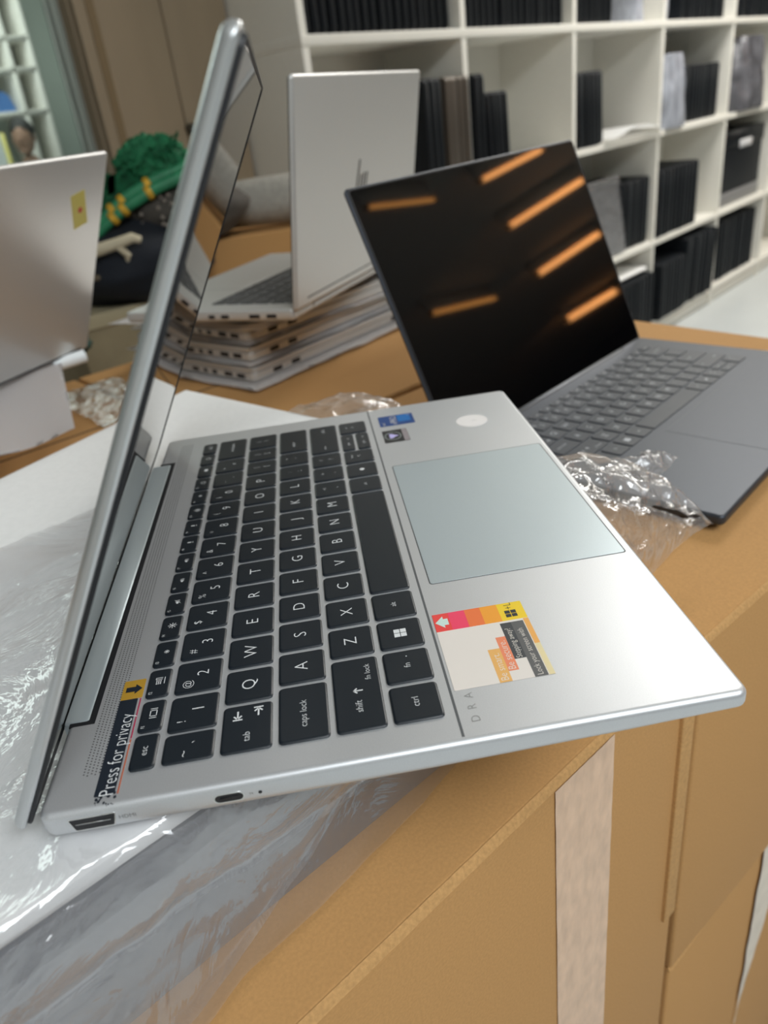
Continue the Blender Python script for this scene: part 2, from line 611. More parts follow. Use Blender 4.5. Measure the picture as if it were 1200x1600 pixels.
# ---------------------------------------------------------------- shelving and person set behind the glass as its reflection
sh2 = thing('white_shelving', 'white shelving mirrored in the glass at the left edge, modelled behind it', 'shelf', W(1.0, 5.5, 0), TH)
for z in (.4, .9, 1.40, 1.71, 1.93, 2.3):
    MB().box(0, 0, z - .04, 1.05, .4, z).done('shelf_board', shelf_m, sh2)
for t in (0, .42, .86, 1.05):
    MB().box(t - .02, 0, 0, t + .02, .4, 2.4).done('upright', shelf_m, sh2)
grey_f = mat('grey_files', (.16, .17, .17), .6)
for k, (t, z, wd, h) in enumerate(((.10, 1.711, .26, .18), (.50, 1.931, .24, .27), (.10, 1.401, .26, .25))):
    for j in range(6):
        o = MB().slab(0, 0, wd / 6 - .006, .28, 0, h - .02 * (j % 3), .004, .003).done('grey_binder', grey_f)
        o.location = W(1.0 + t + j * wd / 6, 5.52, z)
        o.rotation_euler = (0, 0, TH)
        tag(o, ('grey binder on the middle board of the reflected shelving', 'grey binder on the upper board of the reflected shelving',
                'grey binder on the lower board of the reflected shelving')[k], 'binder', 'binders reflected in the glass, board %s' % ('middle', 'upper', 'lower')[k])
o = MB().prism([(0, 0), (.13, 0), (.13, .03), (.10, .12), (.05, .15)], 0, .1,
               M=Matrix.Rotation(PI / 2, 4, 'X')).done('blue_bag', mat('blue_cloth', (.08, .22, .55), .7))
o.location = W(1.66, 5.62, 1.401)
o.rotation_euler = (0, 0, TH)
tag(o, 'blue bag on the reflected white shelving, above the person', 'bag')
o = MB().slab(0, 0, .5, .03, 0, 1.22, .002, .002).done('partition_board', mat('bright_board', (.85, .9, .88), .5))
o.location = W(.56, 4.2, 0)
o.rotation_euler = (0, 0, TH)
tag(o, 'bright white board with yellow edge at the far left behind the glass', 'board')
MB().box(.47, -.004, 0, .50, .0, 1.22).done('edge_strip', mat('yellow_edge', (.75, .68, .2), .5), o)


def skin_obj(name, verts, edges, radii, m, parent=None, root=0, sub=2):
    me = bpy.data.meshes.new(name)
    me.from_pydata(verts, edges, [])
    o = bpy.data.objects.new(name, me)
    C.objects.link(o)
    o.modifiers.new('skin', 'SKIN')
    o.modifiers.new('sub', 'SUBSURF').levels = sub
    o.modifiers['sub'].render_levels = sub
    if not me.skin_vertices:
        bpy.context.view_layer.update()
    for i, r in enumerate(radii):
        sv = me.skin_vertices[0].data[i]
        sv.radius = r if isinstance(r, tuple) else (r, r)
        sv.use_root = (i == root)
    me.materials.append(m)
    bpy.context.view_layer.update()
    dg = bpy.context.evaluated_depsgraph_get()
    m2 = bpy.data.meshes.new_from_object(o.evaluated_get(dg))
    o.modifiers.clear()
    o.data = m2
    for p in m2.polygons:
        p.use_smooth = True
    if parent:
        o.parent = parent
    return o


def person():
    skin = mat('skin', (.38, .22, .15), .5)
    shirt = mat('dark_teal_shirt', (.03, .065, .075), .8)
    trousers = mat('dark_trousers', (.03, .03, .04), .8)
    hair = mat('black_hair', (.012, .011, .011), .6)
    loc = P(6510, 2070, 0)
    loc.z = 0
    t = thing('person', 'person with short black hair in a dark top, seated, reflected in the glass', 'person', loc, PI)
    # local: faces +x
    V_ = [(0, 0, .50), (0, 0, .62), (0, 0, .80), (0, 0, .93), (.01, 0, 1.02), (.02, 0, 1.08)]
    E_ = [(i, i + 1) for i in range(5)]
    r = [(.15, .12), (.14, .11), (.16, .11), (.14, .10), (.055, .055), (.052, .055)]
    for s in (-1, 1):
        b = len(V_)
        V_ += [(0, s * .17, .93), (.03, s * .22, .68), (.25, s * .17, .62), (.33, s * .16, .62), (.39, s * .155, .62)]
        r += [.062, .048, .034, (.032, .02), (.034, .016)]
        E_ += [(3, b), (b, b + 1), (b + 1, b + 2), (b + 2, b + 3), (b + 3, b + 4)]
        for k in range(4):
            c = len(V_)
            V_ += [(.425, s * .155 + (k - 1.5) * .02, .622), (.455 + .004 * (k in (1, 2)), s * .155 + (k - 1.5) * .022, .614),
                   (.475 + .008 * (k in (1, 2)), s * .155 + (k - 1.5) * .022, .600)]
            r += [.010, .009, .008]
            E_ += [(b + 4, c), (c, c + 1), (c + 1, c + 2)]
        c = len(V_)
        V_ += [(.36, s * .155 - s * .04, .615), (.385, s * .155 - s * .055, .605)]
        r += [.011, .009]
        E_ += [(b + 3, c), (c, c + 1)]
        b = len(V_)
        V_ += [(.02, s * .10, .50), (.43, s * .13, .50), (.44, s * .13, .10), (.47, s * .13, .05), (.58, s * .14, .035)]
        r += [.085, .058, .04, .04, .03]
        E_ += [(0, b), (b, b + 1), (b + 1, b + 2), (b + 2, b + 3), (b + 3, b + 4)]
    body = skin_obj('body', V_, E_, r, skin, t)
    # clothing: same skeleton, slightly wider
    keep = [i for i, v in enumerate(V_) if i <= 4]
    Vc = [V_[i] for i in range(5)]
    Ec = [(i, i + 1) for i in range(4)]
    rc = [(.165, .135), (.155, .125), (.172, .122), (.15, .11), (.062, .062)]
    for s in (-1, 1):
        b = len(Vc)
        Vc += [(0, s * .17, .93), (.03, s * .22, .68), (.22, s * .18, .625)]
        rc += [.072, .058, .044]
        Ec += [(3, b), (b, b + 1), (b + 1, b + 2)]
    skin_obj('sweater', Vc, Ec, rc, shirt, t)
    Vc = [(0, 0, .54), (0, 0, .50)]
    Ec = [(0, 1)]
    rc = [.15, .15]
    for s in (-1, 1):
        b = len(Vc)
        Vc += [(.03, s * .10, .50), (.43, s * .13, .505), (.44, s * .13, .12)]
        rc += [.098, .07, .055]
        Ec += [(1, b), (b, b + 1), (b + 1, b + 2)]
    skin_obj('trousers', Vc, Ec, rc, trousers, t)
    h = MB()
    h.ball((.03, 0, 1.19), .105, (.88, .72, 1.12), u=24, v=18)
    h.ball((.125, 0, 1.175), .02, (1, .7, 1.3))
    for s in (-1, 1):
        h.ball((.02, s * .078, 1.185), .026, (.6, .35, 1.1))
        h.ball((.108, s * .030, 1.205), .012, (.6, 1.2, .7))
    h.ball((.112, 0, 1.135), .02, (.5, 1.2, .35))
    h.ball((.09, 0, 1.10), .035, (.8, 1, .6))
    h.done('head', skin, t)
    hm = MB().ball((.012, 0, 1.225), .108, (.92, .80, .98), u=24, v=18)
    for v in hm.bm.verts:
        v.co += .012 * noise.noise_vector(v.co * 22)
        if v.co.x > .075 and v.co.z < 1.235:
            v.co.x = .075
    hm.done('hair', hair, t)
    st = thing('stool', 'dark stool under the reflected seated person', 'stool', loc, 0)
    MB().tube([(0, 0, .35), (0, 0, .385)], .18, 24).done('seat', trousers, st)
    for k in range(4):
        a = PI / 4 + k * PI / 2
        MB().tube([(.11 * math.cos(a), .11 * math.sin(a), .35), (.17 * math.cos(a), .17 * math.sin(a), 0)], .012).done('leg', chrome, st)


person()

# ---------------------------------------------------------------- hall lamps (seen only as reflections)
lamp_em = mat('lamp_tube', (1, .6, .3), .4, emit=(1.0, .42, .13), es=9)
lamp_dim = mat('lamp_tube_dim', (1, .6, .3), .4, emit=(1.0, .42, .10), es=4)
lamps = [((1.2475, -4.203), (1.7546, -4.525), 1, .016), ((1.378, -5.3235), (2.130, -5.676), 1, .022), ((1.5965, -7.167), (2.4096, -7.536), 1, .03),
         ((2.0017, -10.466), (2.934, -11.219), 1, .045), ((.953, -3.954), (.570, -3.371), 0, .012), ((.519, -5.741), (1.120, -6.80), 0, .02)]
names = ('nearest bright', 'second bright', 'third bright', 'farthest bright', 'nearest dim', 'second dim')
for k, (a, b, br, rr) in enumerate(lamps):
    z = FL + 1.7
    t = thing('tube_lamp', 'warm tube lamp on the ceiling, %s one mirrored in the dark screen' % names[k], 'lamp', (a[0], a[1], z))
    d = Vector((b[0] - a[0], b[1] - a[1], 0))
    L_ = d.length
    u_ = d.normalized()
    MB().tube([u_ * .03, d - u_ * .03], rr, 12).done('tube', lamp_em if br else lamp_dim, t)
    hs = MB()
    ang = math.atan2(d.y, d.x)
    Mr = Matrix.Rotation(ang, 4, 'Z')
    hs.box(0, -rr * 1.2, rr * 1.1, L_, rr * 1.2, CEIL - z, M=Mr)
    hs.done('housing', ceil_m, t)
    for q in (0, L_ - .03):
        MB().box(q, -rr, -rr * .9, q + .03, rr, rr * 1.1, M=Mr).done('end_cap', brown_dark, t)
# frames around the unseen area lights added to brighten the rooms
for (t, y, sx, sy, lb) in ((1.75, -.7, 1.4, .9, 'added unseen warm ceiling panel brightening the wall by the shelving'),
                           (-1.6, -3.0, 2.0, 1.2, 'added unseen cool ceiling panel at the window side of the room'),
                           (4.5, -1.5, 2.4, 1.2, 'added unseen warm ceiling panel over the right part of the room'),
                           (-.5, 2.6, 3.0, 1.2, 'added unseen ceiling panel in the room behind the glass, near the pane'),
                           (1.0, 4.6, 3.0, 1.2, 'added unseen ceiling panel in the room behind the glass, over the shelving')):
    g = MB()
    for a in ((-sx / 2 - .03, -sy / 2 - .03, sx / 2 + .03, -sy / 2), (-sx / 2 - .03, sy / 2, sx / 2 + .03, sy / 2 + .03),
              (-sx / 2 - .03, -sy / 2, -sx / 2, sy / 2), (sx / 2, -sy / 2, sx / 2 + .03, sy / 2)):
        g.box(a[0], a[1], -.035, a[2], a[3], 0)
    o = g.done('added_panel_frame', shelf_m)
    o.location = W(t, y, CEIL)
    o.rotation_euler = (0, 0, TH)
    tag(o, lb, 'lamp')

# ---------------------------------------------------------------- cardboard boxes
FD = Vector((.574, -.819, 0))
FA = math.atan2(-.819, .574)
FN = Vector((.819, .574, 0))
Q0 = P(-22, 155, -90)


def AN(a, n, z):                # along the boxes' front edge, depth behind it, height (mm)
    v = Q0 + FD * (a * MM) + FN * (n * MM)
    return Vector((v.x, v.y, z * MM + FL))


def carton(a0, n0, wd, dp, ztop, ht, label, rot=0.0, group=None, tape=None, flap=False, seam=True):
    o = thing('cardboard_box', label, 'box', AN(a0, n0, ztop - ht), FA + rot, group)
    b = MB().slab(0, 0, wd * MM, dp * MM, 0, ht * MM, .0025, .0035, .0035, cs=3, bs=3)
    ed = b.bm
    b.done('body', card, o)
    if seam:
        MB().box(.02, dp * MM / 2 - .0012, ht * MM, wd * MM - .02, dp * MM / 2 + .0012, ht * MM + .0004).done('flap_seam', gap_m, o)
    # worn pale rim on the front top edge
    def rim(u, v):
        return Vector((u * wd * MM, -.0006 + .0028 * v, ht * MM - .0032 + .0036 * math.sin(v * PI / 2)
                       + .0003 * noise.noise(Vector((u * 60, v * 2, a0)))))
    MB().grid(rim, 120, 5).done('worn_rim', card_edge, o, fix=False)
    if tape:
        ta, tb_, zb, bot = tape
        def f(u, v):
            x = ta + (tb_ - ta) * u
            lo = zb + (bot * (1 - u) if bot else 0)
            z = ht * MM - .004 - (ht * MM - .004 - lo * MM) * v
            return Vector((x * MM, -.0006 - .0002 * noise.noise(Vector((x * .3, z * 80, 0))), z))
        MB().grid(f, 14, 90).done('tape_strip', tape_m, o, fix=False)
    return o


bl = carton(-245, 0, 500, 420, -90, 400, 'cardboard box in front, under the open silver laptop, with a wide vertical tape strip',
            tape=(378, 423, 0, 0), seam=False)
MB().slab(.4870, -.0025, .4995, .002, .183, .398, .001, .0006).done('corner_flap', card_edge, bl)
br = carton(261, -1.0, 495, 425, -90, 295, 'cardboard box under the dark laptop, right of the narrow dark gap',
            rot=math.radians(-1.9), seam=False)
carton(-245, 425, 500, 425, -90.5, 400, 'rear cardboard box under the leaning pale laptop on the left')
carton(259, 429, 400, 425, -91, 400, 'rear cardboard box behind the dark laptop screen')
carton(-248, 2, 490, 420, -491, 405, 'lower cardboard box below the taped front box', seam=False)
lo = carton(262, 0, 480, 422, -386, 510, 'lower cardboard box at bottom right with a ragged tape end', seam=False)


def ftape(u, v):
    x = 141 + 22 * u + 10 * v
    x0, x1 = 143 - 0 * v, 215
    z = 566 - 330 * v * (1 - .12 * u)
    xx = x0 + (6 * v) + (x1 - x0) * u * (1 - v ** 1.5) + 3 * noise.noise(Vector((u * 3, v * 9, 1)))
    return Vector((xx * MM, -.0022 - .0006 * abs(noise.noise(Vector((u * 6, v * 20, 3)))), z * MM))


MB().grid(ftape, 12, 60).done('tape_strip', mat('pale_tape', (.72, .62, .50), .3, 0, bump=.0008, scale=40, var=.12), lo, fix=False)
carton(-245, 428, 495, 420, -491, 405, 'lower rear cardboard box on the left', seam=False)
carton(259, 431, 400, 420, -492, 404, 'lower rear cardboard box on the right', seam=False)
carton(-760, 2, 508, 420, -92, 402, 'cardboard box left of the taped front box, mostly out of view', seam=False)
carton(-760, 428, 508, 420, -92, 402, 'rear cardboard box far left beneath the pale laptop stack', seam=False)
carton(-760, 2, 508, 420, -495, 401, 'lower cardboard box at far left front', seam=False)
carton(-760, 428, 508, 420, -495, 401, 'lower cardboard box at far left rear', seam=False)

# ---------------------------------------------------------------- laptop builder
KROWS = [(94.5, 110.9), (112.9, 129.3), (131.3, 147.9), (149.9, 166.5), (168.5, 185.0), (187.0, 195.2)]


def key_list():
    K = []
    p = 18.7

    def add(x0, x1, r, leg=(), y=None):
        y0, y1 = y or KROWS[r]
        K.append((x0, y0, x1, y1, leg))
    c = 'c'
    # legend entries: (text, size mm, dx, dy) relative to the key's centre
    add(12.1, 28.9, 0, [('ctrl', 3.4, 0, 0)])
    add(30.8, 47.4, 0, [('fn', 3.4, 0, 0), ('.', 5, 4.8, 1)])
    add(49.4, 66.0, 0, [('WIN', 4.6, 0, 0)])
    add(68.0, 84.6, 0, [('alt', 3.0, 0, 0)])
    add(86.4, 177.4, 0)
    add(179.4, 195.8, 0, [('alt', 2.6, 0, 0)])
    add(198.0, 214.2, 0, [('DOT', 3, 0, 0)])
    add(216.4, 233.0, 0, [('<', 4, 0, 0), ('home', 2, 0, 4)])
    add(235.0, 258.6, 0, [('pgup', 2.2, -3, 0), ('^', 4, 5, -1)], y=(103.5, 110.9))
    add(235.0, 258.6, 0, [('pgdn', 2.2, -3, 0), ('v', 3, 5, 0)], y=(94.5, 102.0))
    add(260.6, 278.0, 0, [('>', 4, 0, 0), ('end', 2, 0, 4)])
    add(12.1, 47.4, 1, [('shift', 3.4, -7, 0), ('UP', 3.6, 0.6, 0), ('fn lock', 3.0, 9.5, -4.2)])
    for i, ch in enumerate('ZXCVBNM'):
        add(49.6 + p * i, 66.0 + p * i, 1, [(ch, 7.0, 0, 0)])
    for i, (a_, b_) in enumerate(((',', '<'), ('.', '>'), ('/', '?'))):
        add(49.6 + p * (7 + i), 66.0 + p * (7 + i), 1, [(a_, 4.5, 0, -2.5), (b_, 3.6, 0, 3)])
    add(236.6, 278.3, 1, [('shift', 3.2, 12, 0), ('pause', 2, -14, 0)])
    add(12.1, 38.2, 2, [('caps lock', 3.4, -1, 0)])
    for i, ch in enumerate('ASDFGHJKL'):
        add(40.1 + p * i, 56.5 + p * i, 2, [(ch, 7.0, 0, 0)])
    for i, (a_, b_) in enumerate(((';', ':'), ("'", '"'))):
        add(40.1 + p * (9 + i), 56.5 + p * (9 + i), 2, [(a_, 4.5, 0, -2.5), (b_, 4, 0, 3)])
    add(245.8, 278.4, 2, [('enter', 3.2, -6, 0)])
    add(12.1, 33.2, 3, [('tab', 3.4, -4.6, 0), ('LA', 4, 5.5, 3.3), ('RA', 4, 6.3, -3.6)])
    for i, ch in enumerate('QWERTYUIOP'):
        add(35.1 + p * i, 51.6 + p * i, 3, [(ch, 7.0, 0, 0)])
    for i, (a_, b_) in enumerate((('[', '{'), (']', '}'))):
        add(35.1 + p * (10 + i), 51.6 + p * (10 + i), 3, [(a_, 4, 0, -2.5), (b_, 4, 0, 3)])
    add(259.5, 278.5, 3, [('\\', 4, 0, -2), ('|', 4, 0, 3)])
    add(12.2, 24.6, 4, [('`', 6, 1.5, -3), ('~', 5, -3.2, 1.5)])
    for i, ch in enumerate('1234567890'):
        add(26.0 + p * i, 42.7 + p * i, 4, [(ch, 6.2, 1.2, -1.6), ('!@#$%^&*()'[i], 4.4, -4.3, 3.6)])
    for i, (a_, b_) in enumerate((('-', '_'), ('=', '+'))):
        add(26.0 + p * (10 + i), 42.7 + p * (10 + i), 4, [(a_, 4.5, 1, -2.5), (b_, 4, -4, 3)])
    add(250.7, 278.6, 4, [('backspace', 3, 2, 0)])
    add(12.0, 27.2, 5, [('esc', 3.3, 0, 0)])
    for i in range(15):
        x = 28.6 + 16.75 * i
        ic = ['SCR', 'KAT', 'SUN1', 'SUN2', 'MUT', 'VOL', 'VOL', 'MIC', 'PLY', 'AIR', 'SUN1', 'RING', 'PRT', 'RING', 'del'][i]
        lg = [(ic, 3.6, .8, -.4)]
        if i < 12:
            lg.append(('f%d' % (i + 1), 1.9, -5.3, 2.3))
        add(x, x + 14.9, 5, lg)
    return K


def draw_legend(b, leg, cx, cy, z, k):
    for (t, s, dx, dy) in leg:
        x, y = (cx + dx * k), (cy + dy * k)
        s2 = s * k

        def rect(x0, y0, x1, y1):
            b.poly([((x + x0 * s2) * MM, (y + y0 * s2) * MM, z), ((x + x1 * s2) * MM, (y + y0 * s2) * MM, z),
                    ((x + x1 * s2) * MM, (y + y1 * s2) * MM, z), ((x + x0 * s2) * MM, (y + y1 * s2) * MM, z)])
        if t == 'WIN':
            for i in (0, 1):
                for j in (0, 1):
                    rect(-.5 + i * .53, -.5 + j * .53, -.03 + i * .53, -.03 + j * .53)
        elif t == 'DOT':
            b.poly([((x + .45 * s2 * math.cos(a)) * MM, (y + .45 * s2 * math.sin(a)) * MM, z) for a in [i * PI / 8 for i in range(16)]])
        elif t in ('LA', 'RA', 'UP'):
            g = {'LA': 0, 'RA': PI, 'UP': -PI / 2}[t]

            def seg(p, q, wd=.07):
                p, q = Vector(p), Vector(q)
                d = (q - p).normalized()
                n_ = Vector((-d.y, d.x)) * wd
                pts = [p - n_, q - n_, q + n_, p + n_]
                o_ = []
                for v in pts:
                    xr = v.x * math.cos(g) - v.y * math.sin(g)
                    yr = v.x * math.sin(g) + v.y * math.cos(g)
                    o_.append(((x + xr * s2) * MM, (y + yr * s2) * MM, z))
                b.poly(o_)
            seg((-.42, 0), (.5, 0))
            seg((-.4, 0), (-.05, .33))
            seg((-.4, 0), (-.05, -.33))
            if t != 'UP':
                seg((-.5, -.4), (-.5, .4))
        elif t == 'SCR':
            for r_ in ((-.42, -.34, .42, -.26), (-.42, .26, .42, .34), (-.42, -.34, -.34, .34), (.34, -.34, .42, .34),
                       (-.66, -.34, -.58, .34), (.58, -.34, .66, .34)):
                rect(*r_)
        elif t == 'KAT':
            for i in range(3):
                for j in range(3):
                    rect(-.5 + i * .22, -.1 + j * .2, -.36 + i * .22, .02 + j * .2)
            for r_ in ((-.5, -.45, .5, -.38), (.2, -.2, .27, .5), (.27, .43, .5, .5), (.43, -.2, .5, .5)):
                rect(*r_)
        elif t in ('SUN1', 'SUN2', 'AIR'):
            n_ = 8
            R_ = .28 if t == 'SUN1' else .5
            for i in range(n_):
                a = i * 2 * PI / n_
                d = Vector((math.cos(a), math.sin(a)))
                q = Vector((-d.y, d.x)) * .04
                p1, p2 = d * .16, d * R_
                b.poly([((x + v.x * s2) * MM, (y + v.y * s2) * MM, z) for v in (p1 - q, p2 - q, p2 + q, p1 + q)])
            b.poly([((x + .12 * s2 * math.cos(a)) * MM, (y + .12 * s2 * math.sin(a)) * MM, z) for a in [i * PI / 4 for i in range(8)]])
        elif t in ('MUT', 'VOL'):
            b.poly([((x + v[0] * s2) * MM, (y + v[1] * s2) * MM, z) for v in ((-.4, -.12), (-.2, -.12), (0, -.3), (0, .3), (-.2, .12), (-.4, .12))])
            rect(.12, -.18, .18, .18)
            rect(.26, -.28, .32, .28)
            if t == 'MUT':
                b.poly([((x + v[0] * s2) * MM, (y + v[1] * s2) * MM, z + .00001) for v in ((-.4, -.4), (-.33, -.4), (.42, .4), (.35, .4))])
        elif t in ('MIC', 'PLY', 'PRT'):
            rect(-.4, -.25, .4, .25) if t == 'PRT' else rect(-.12, -.1, .12, .4)
            rect(-.2, -.35, .2, -.28)
        elif t == 'RING':
            for i in range(14):
                a, a2 = i * 2 * PI / 14, (i + 1) * 2 * PI / 14
                b.poly([((x + r_ * s2 * math.cos(q)) * MM, (y + r_ * s2 * math.sin(q)) * MM, z)
                        for r_, q in ((.3, a), (.38, a), (.38, a2), (.3, a2))])
        else:
            b.text(t, s2 * MM * (1.0), x * MM, y * MM, z)


def make_laptop(label, loc, rot, Wd, Dp, T, ks, kx, ky, mats, hinge, ang, L, legends=True, lid_th=4.8, twist=0.0,
                tp=(87.2, 4.3, 205, 86), step=False, taper=True, r=4.0, sub_keys=True, screen=True, name='laptop'):
    mb_, me_, mk_, ml_, mg_, mt_, mh_ = mats     # body, edge, key, legend, glass, touchpad, hinge
    root = thing(name, label, 'laptop', loc, rot)
    g = MB().slab(0, 0, Wd * MM, Dp * MM, -T * MM, 0, r * MM, .0022, .0042, cs=8, bs=5)
    bm = g.bm
    for y in (3, 40, 100):
        bmesh.ops.bisect_plane(bm, geom=bm.verts[:] + bm.edges[:] + bm.faces[:], plane_co=(0, y * MM, 0), plane_no=(0, 1, 0))
    for v in bm.verts:
        y = v.co.y / MM
        if taper:
            k = 1 - .42 * max(0, 1 - y / 75)
            if v.co.z < -.0025:
                v.co.z = -.0025 + (v.co.z + .0025) * (k if y < 75 else 1)
    base = g.done('base', mb_, root, smooth=28)
    for i in (0, 1):
        for j in (0, 1):
            pass
    # feet
    for y in (18, Dp - 22):
        MB().slab(40 * MM, (y - 3) * MM, (Wd - 40) * MM, (y + 3) * MM, -(T + 1.4) * MM, -(T * (.72 if y < 40 and taper else 1) - .5) * MM, .002, .0008).done('foot', black_rub, root)
    dz = 0.0
    for (x0, y0, x1, y1, leg) in key_list():
        def tf(x, y):
            return (kx + (x - 145) * ks + 145, ky + (y - 145) * ks + 145)
        a0, b0 = tf(x0, y0)
        a1, b1 = tf(x1, y1)
        q = MB()
        ls = []
        for ins, z, rr in ((0, 0, 1.5), (0, .55, 1.5), (.25, .8, 1.4), (.65, .95, 1.2), (.8, .95, 1.1)):
            o = []
            for cx, cy, aa in ((a1 - ins - rr, b1 - ins - rr, 0), (a0 + ins + rr, b1 - ins - rr, 90), (a0 + ins + rr, b0 + ins + rr, 180), (a1 - ins - rr, b0 + ins + rr, 270)):
                for k in range(4):
                    t = math.radians(aa + 30 * k)
                    o.append(Vector(((cx + rr * math.cos(t)) * MM, (cy + rr * math.sin(t)) * MM, z * MM + dz)))
            ls.append(o)
        q.loops(ls)
        ko = q.done('key', mk_, root, smooth=25)
        if legends and leg:
            lb_ = MB()
            draw_legend(lb_, leg, (a0 + a1) / 2, (b0 + b1) / 2, .97 * MM + dz, ks)
            lb_.done('legend', ml_, ko, smooth=0, fix=False)
    # touchpad with a fine groove around it
    x0, y0 = kx + (tp[0] - 145) * ks + 145, ky + (tp[1] - 145) * ks + 145
    x1, y1 = kx + (tp[2] - 145) * ks + 145, ky + (tp[3] - 145) * ks + 145
    MB().slab((x0 - .5) * MM, (y0 - .5) * MM, (x1 + .5) * MM, (y1 + .5) * MM, -.001, .00003, .0015, .00001).done('touchpad_groove', mat_groove_and_shade, root)
    MB().slab(x0 * MM, y0 * MM, x1 * MM, y1 * MM, -.001, .00012, .0012, .0001).done('touchpad', mt_, root)
    # lid
    lid = MB()
    ca, sa = math.cos(ang), math.sin(ang)
    M = Matrix(((1, 0, 0, 0), (0, ca, -sa, hinge[0] * MM), (0, sa, ca, hinge[1] * MM), (0, 0, 0, 1))) @ Matrix.Rotation(twist, 4, 'Y')
    lid.slab(0, 0, Wd * MM, L * MM, -lid_th * MM, -.0009, r * MM, .0011, .0030, M=M, cs=8, bs=5)
    lo_ = lid.done('lid', me_, root, smooth=30)
    gk = MB()

    def rr_(ins, z, rad):
        o = []
        for cx, cy, a0 in ((Wd - ins - rad, L - ins - rad, 0), (ins + rad, L - ins - rad, 90), (ins + rad, ins + rad, 180), (Wd - ins - rad, ins + rad, 270)):
            for k in range(7):
                a = math.radians(a0 + 15 * k)
                o.append(M @ Vector(((cx + rad * math.cos(a)) * MM, (cy + rad * math.sin(a)) * MM, z * MM)))
        return o
    gk.loops([rr_(1.5, -1.5, r * .8), rr_(1.5, .15, r * .8), rr_(1.9, .45, r * .75), rr_(2.5, .45, r * .7), rr_(2.9, .1, r * .65), rr_(2.9, -1.2, r * .65)], False, False)
    gk.done('gasket', black_rub, lo_)
    MB().slab(.0027, .0027, (Wd - 2.7) * MM, (L - 2.7) * MM, -.001, .0000, .003, .0002, M=M).done('screen', mg_, lo_)
    # hinge bar
    hy = Dp - 4.2
    hb = MB()
    x0, x1 = Wd * .132, Wd * .862
    ye0, ye1 = (Dp + 1.7, Dp + 4.0) if twist else (Dp + 1.0, Dp + 1.0)
    yf = Dp - 8.2
    prof = [(yf + 1.2, -.0085), (yf, -.006), (yf, -.0012), (yf + .6, -.0002), (yf + 2.0, .0004), (-.6, .0004), (0, -.0006), (0, -.0085)]
    ls = []
    for x, ye, c_ in ((x0, ye0, .9), (x0 + .8, ye0, 1), (x1 - .8, ye1, 1), (x1, ye1, .9)):
        ls.append([Vector((x * MM, ((ye + q_[0]) if q_[0] <= 0 else q_[0]) * MM, q_[1] if q_[1] < -.005 else q_[1] - (1 - c_) * .006)) for q_ in prof])
    hb.loops(ls)
    hb.done('hinge', mh_, root)
    MB().box((x0 - 1.5) * MM, (Dp - 9.3) * MM, -.006, (x1 + 2.5) * MM, (Dp - .6) * MM, dz + .00006).done('hinge_slot_shade', black_rub, root)  # flat black plate painting the shade inside the hinge slot
    return root, M, lo_


mat_groove_and_shade = mat('groove_and_shade', (.10, .105, .11), .6)

SILVER = (silver, silver_edge, keycap, legend_m, glass_blk, touch_m, hinge_m)
main, Mlid, lid0 = make_laptop('open silver laptop with black keys and stickers on its palm rest, nearest the camera',
                               P(0, 0, 0), 0, 297.4, 220.4, 10.5, 1.0, 0, 0, SILVER, (224.8, -6.0), math.radians(118.6), 221.3,
                               twist=.0122, step=True)
# dark strip painting the shade of the step between palm rest and keyboard
MB().box(.0025, .0904, -.001, .2949, .0913, .00002).done('palm_rest_step_shade', mat_groove_and_shade, main)
# speaker dots
g = MB()
zz = .00003
for j in range(6):
    yy = 203.2 + j * 1.25
    x = 14 + .6 * (j % 2)
    while x < 284:
        if not (x < 57.5 and yy < 204.3):
            g.poly([((x + dx) * MM, (yy + dy) * MM, zz) for dx, dy in ((-.22, -.22), (.22, -.22), (.22, .22), (-.22, .22))])
        x += 1.2
g.done('speaker_perforation', black_rub, main, smooth=0, fix=False)['kind'] = 'stuff'


def patch(name, x0, y0, x1, y1, z, m, parent, r=.4):
    return MB().slab(x0 * MM, y0 * MM, x1 * MM, y1 * MM, z - .00008, z, r * MM, .00001, cs=4, bs=1).done(name, m, parent)


def fm(name, c, rough=.45):
    return mat(name, c, rough)


# privacy sticker
zk = .00009
blk = fm('sticker_navy', (.012, .018, .028))
ps = patch('privacy_sticker', 4.5, 197.9, 47.2, 204.2, zk, blk, main)
ps['label'] = 'dark sticker reading Press for privacy'
MB().text('Press for privacy', .0066, .0040, .2002, zk + .00006, ax='LEFT', sx=.80).done('lettering', legend_m, ps, smooth=0, fix=False)
ys = patch('yellow_tab', 47.3, 196.5, 57.4, 204.2, zk, fm('sticker_ochre', (.47, .27, .03)), ps)
MB().poly([((52.35 + a) * MM, (200.6 + b_) * MM, zk + .00007) for a, b_ in
           ((-1.3, 2.4), (-1.3, -.9), (-2.6, -.9), (0, -3.4), (2.6, -.9), (1.3, -.9), (1.3, 2.4))]).done('arrow', blk, ys, smooth=0, fix=False)
patch('red_line', 4.5, 196.7, 27, 197.2, zk, fm('sticker_rust', (.45, .12, .06)), ps, .05)
patch('red_line', 27.4, 196.7, 47, 197.2, zk, fm('sticker_crimson', (.40, .03, .08)), ps, .05)
g = MB()
for k in range(26):
    a, b_ = random.uniform(.5, 6), random.uniform(197.5, 203.8)
    s_ = random.uniform(.25, .8) * (a / 5 + .3)
    g.poly([((a + s_ * math.cos(q + k)) * MM, (b_ + s_ * .8 * math.sin(q + k)) * MM, zk - .00003 + k * .0000005) for q in (0, 1.3, 2.4, 3.6, 5)])
g.done('torn_edge', blk, ps, smooth=0, fix=False)

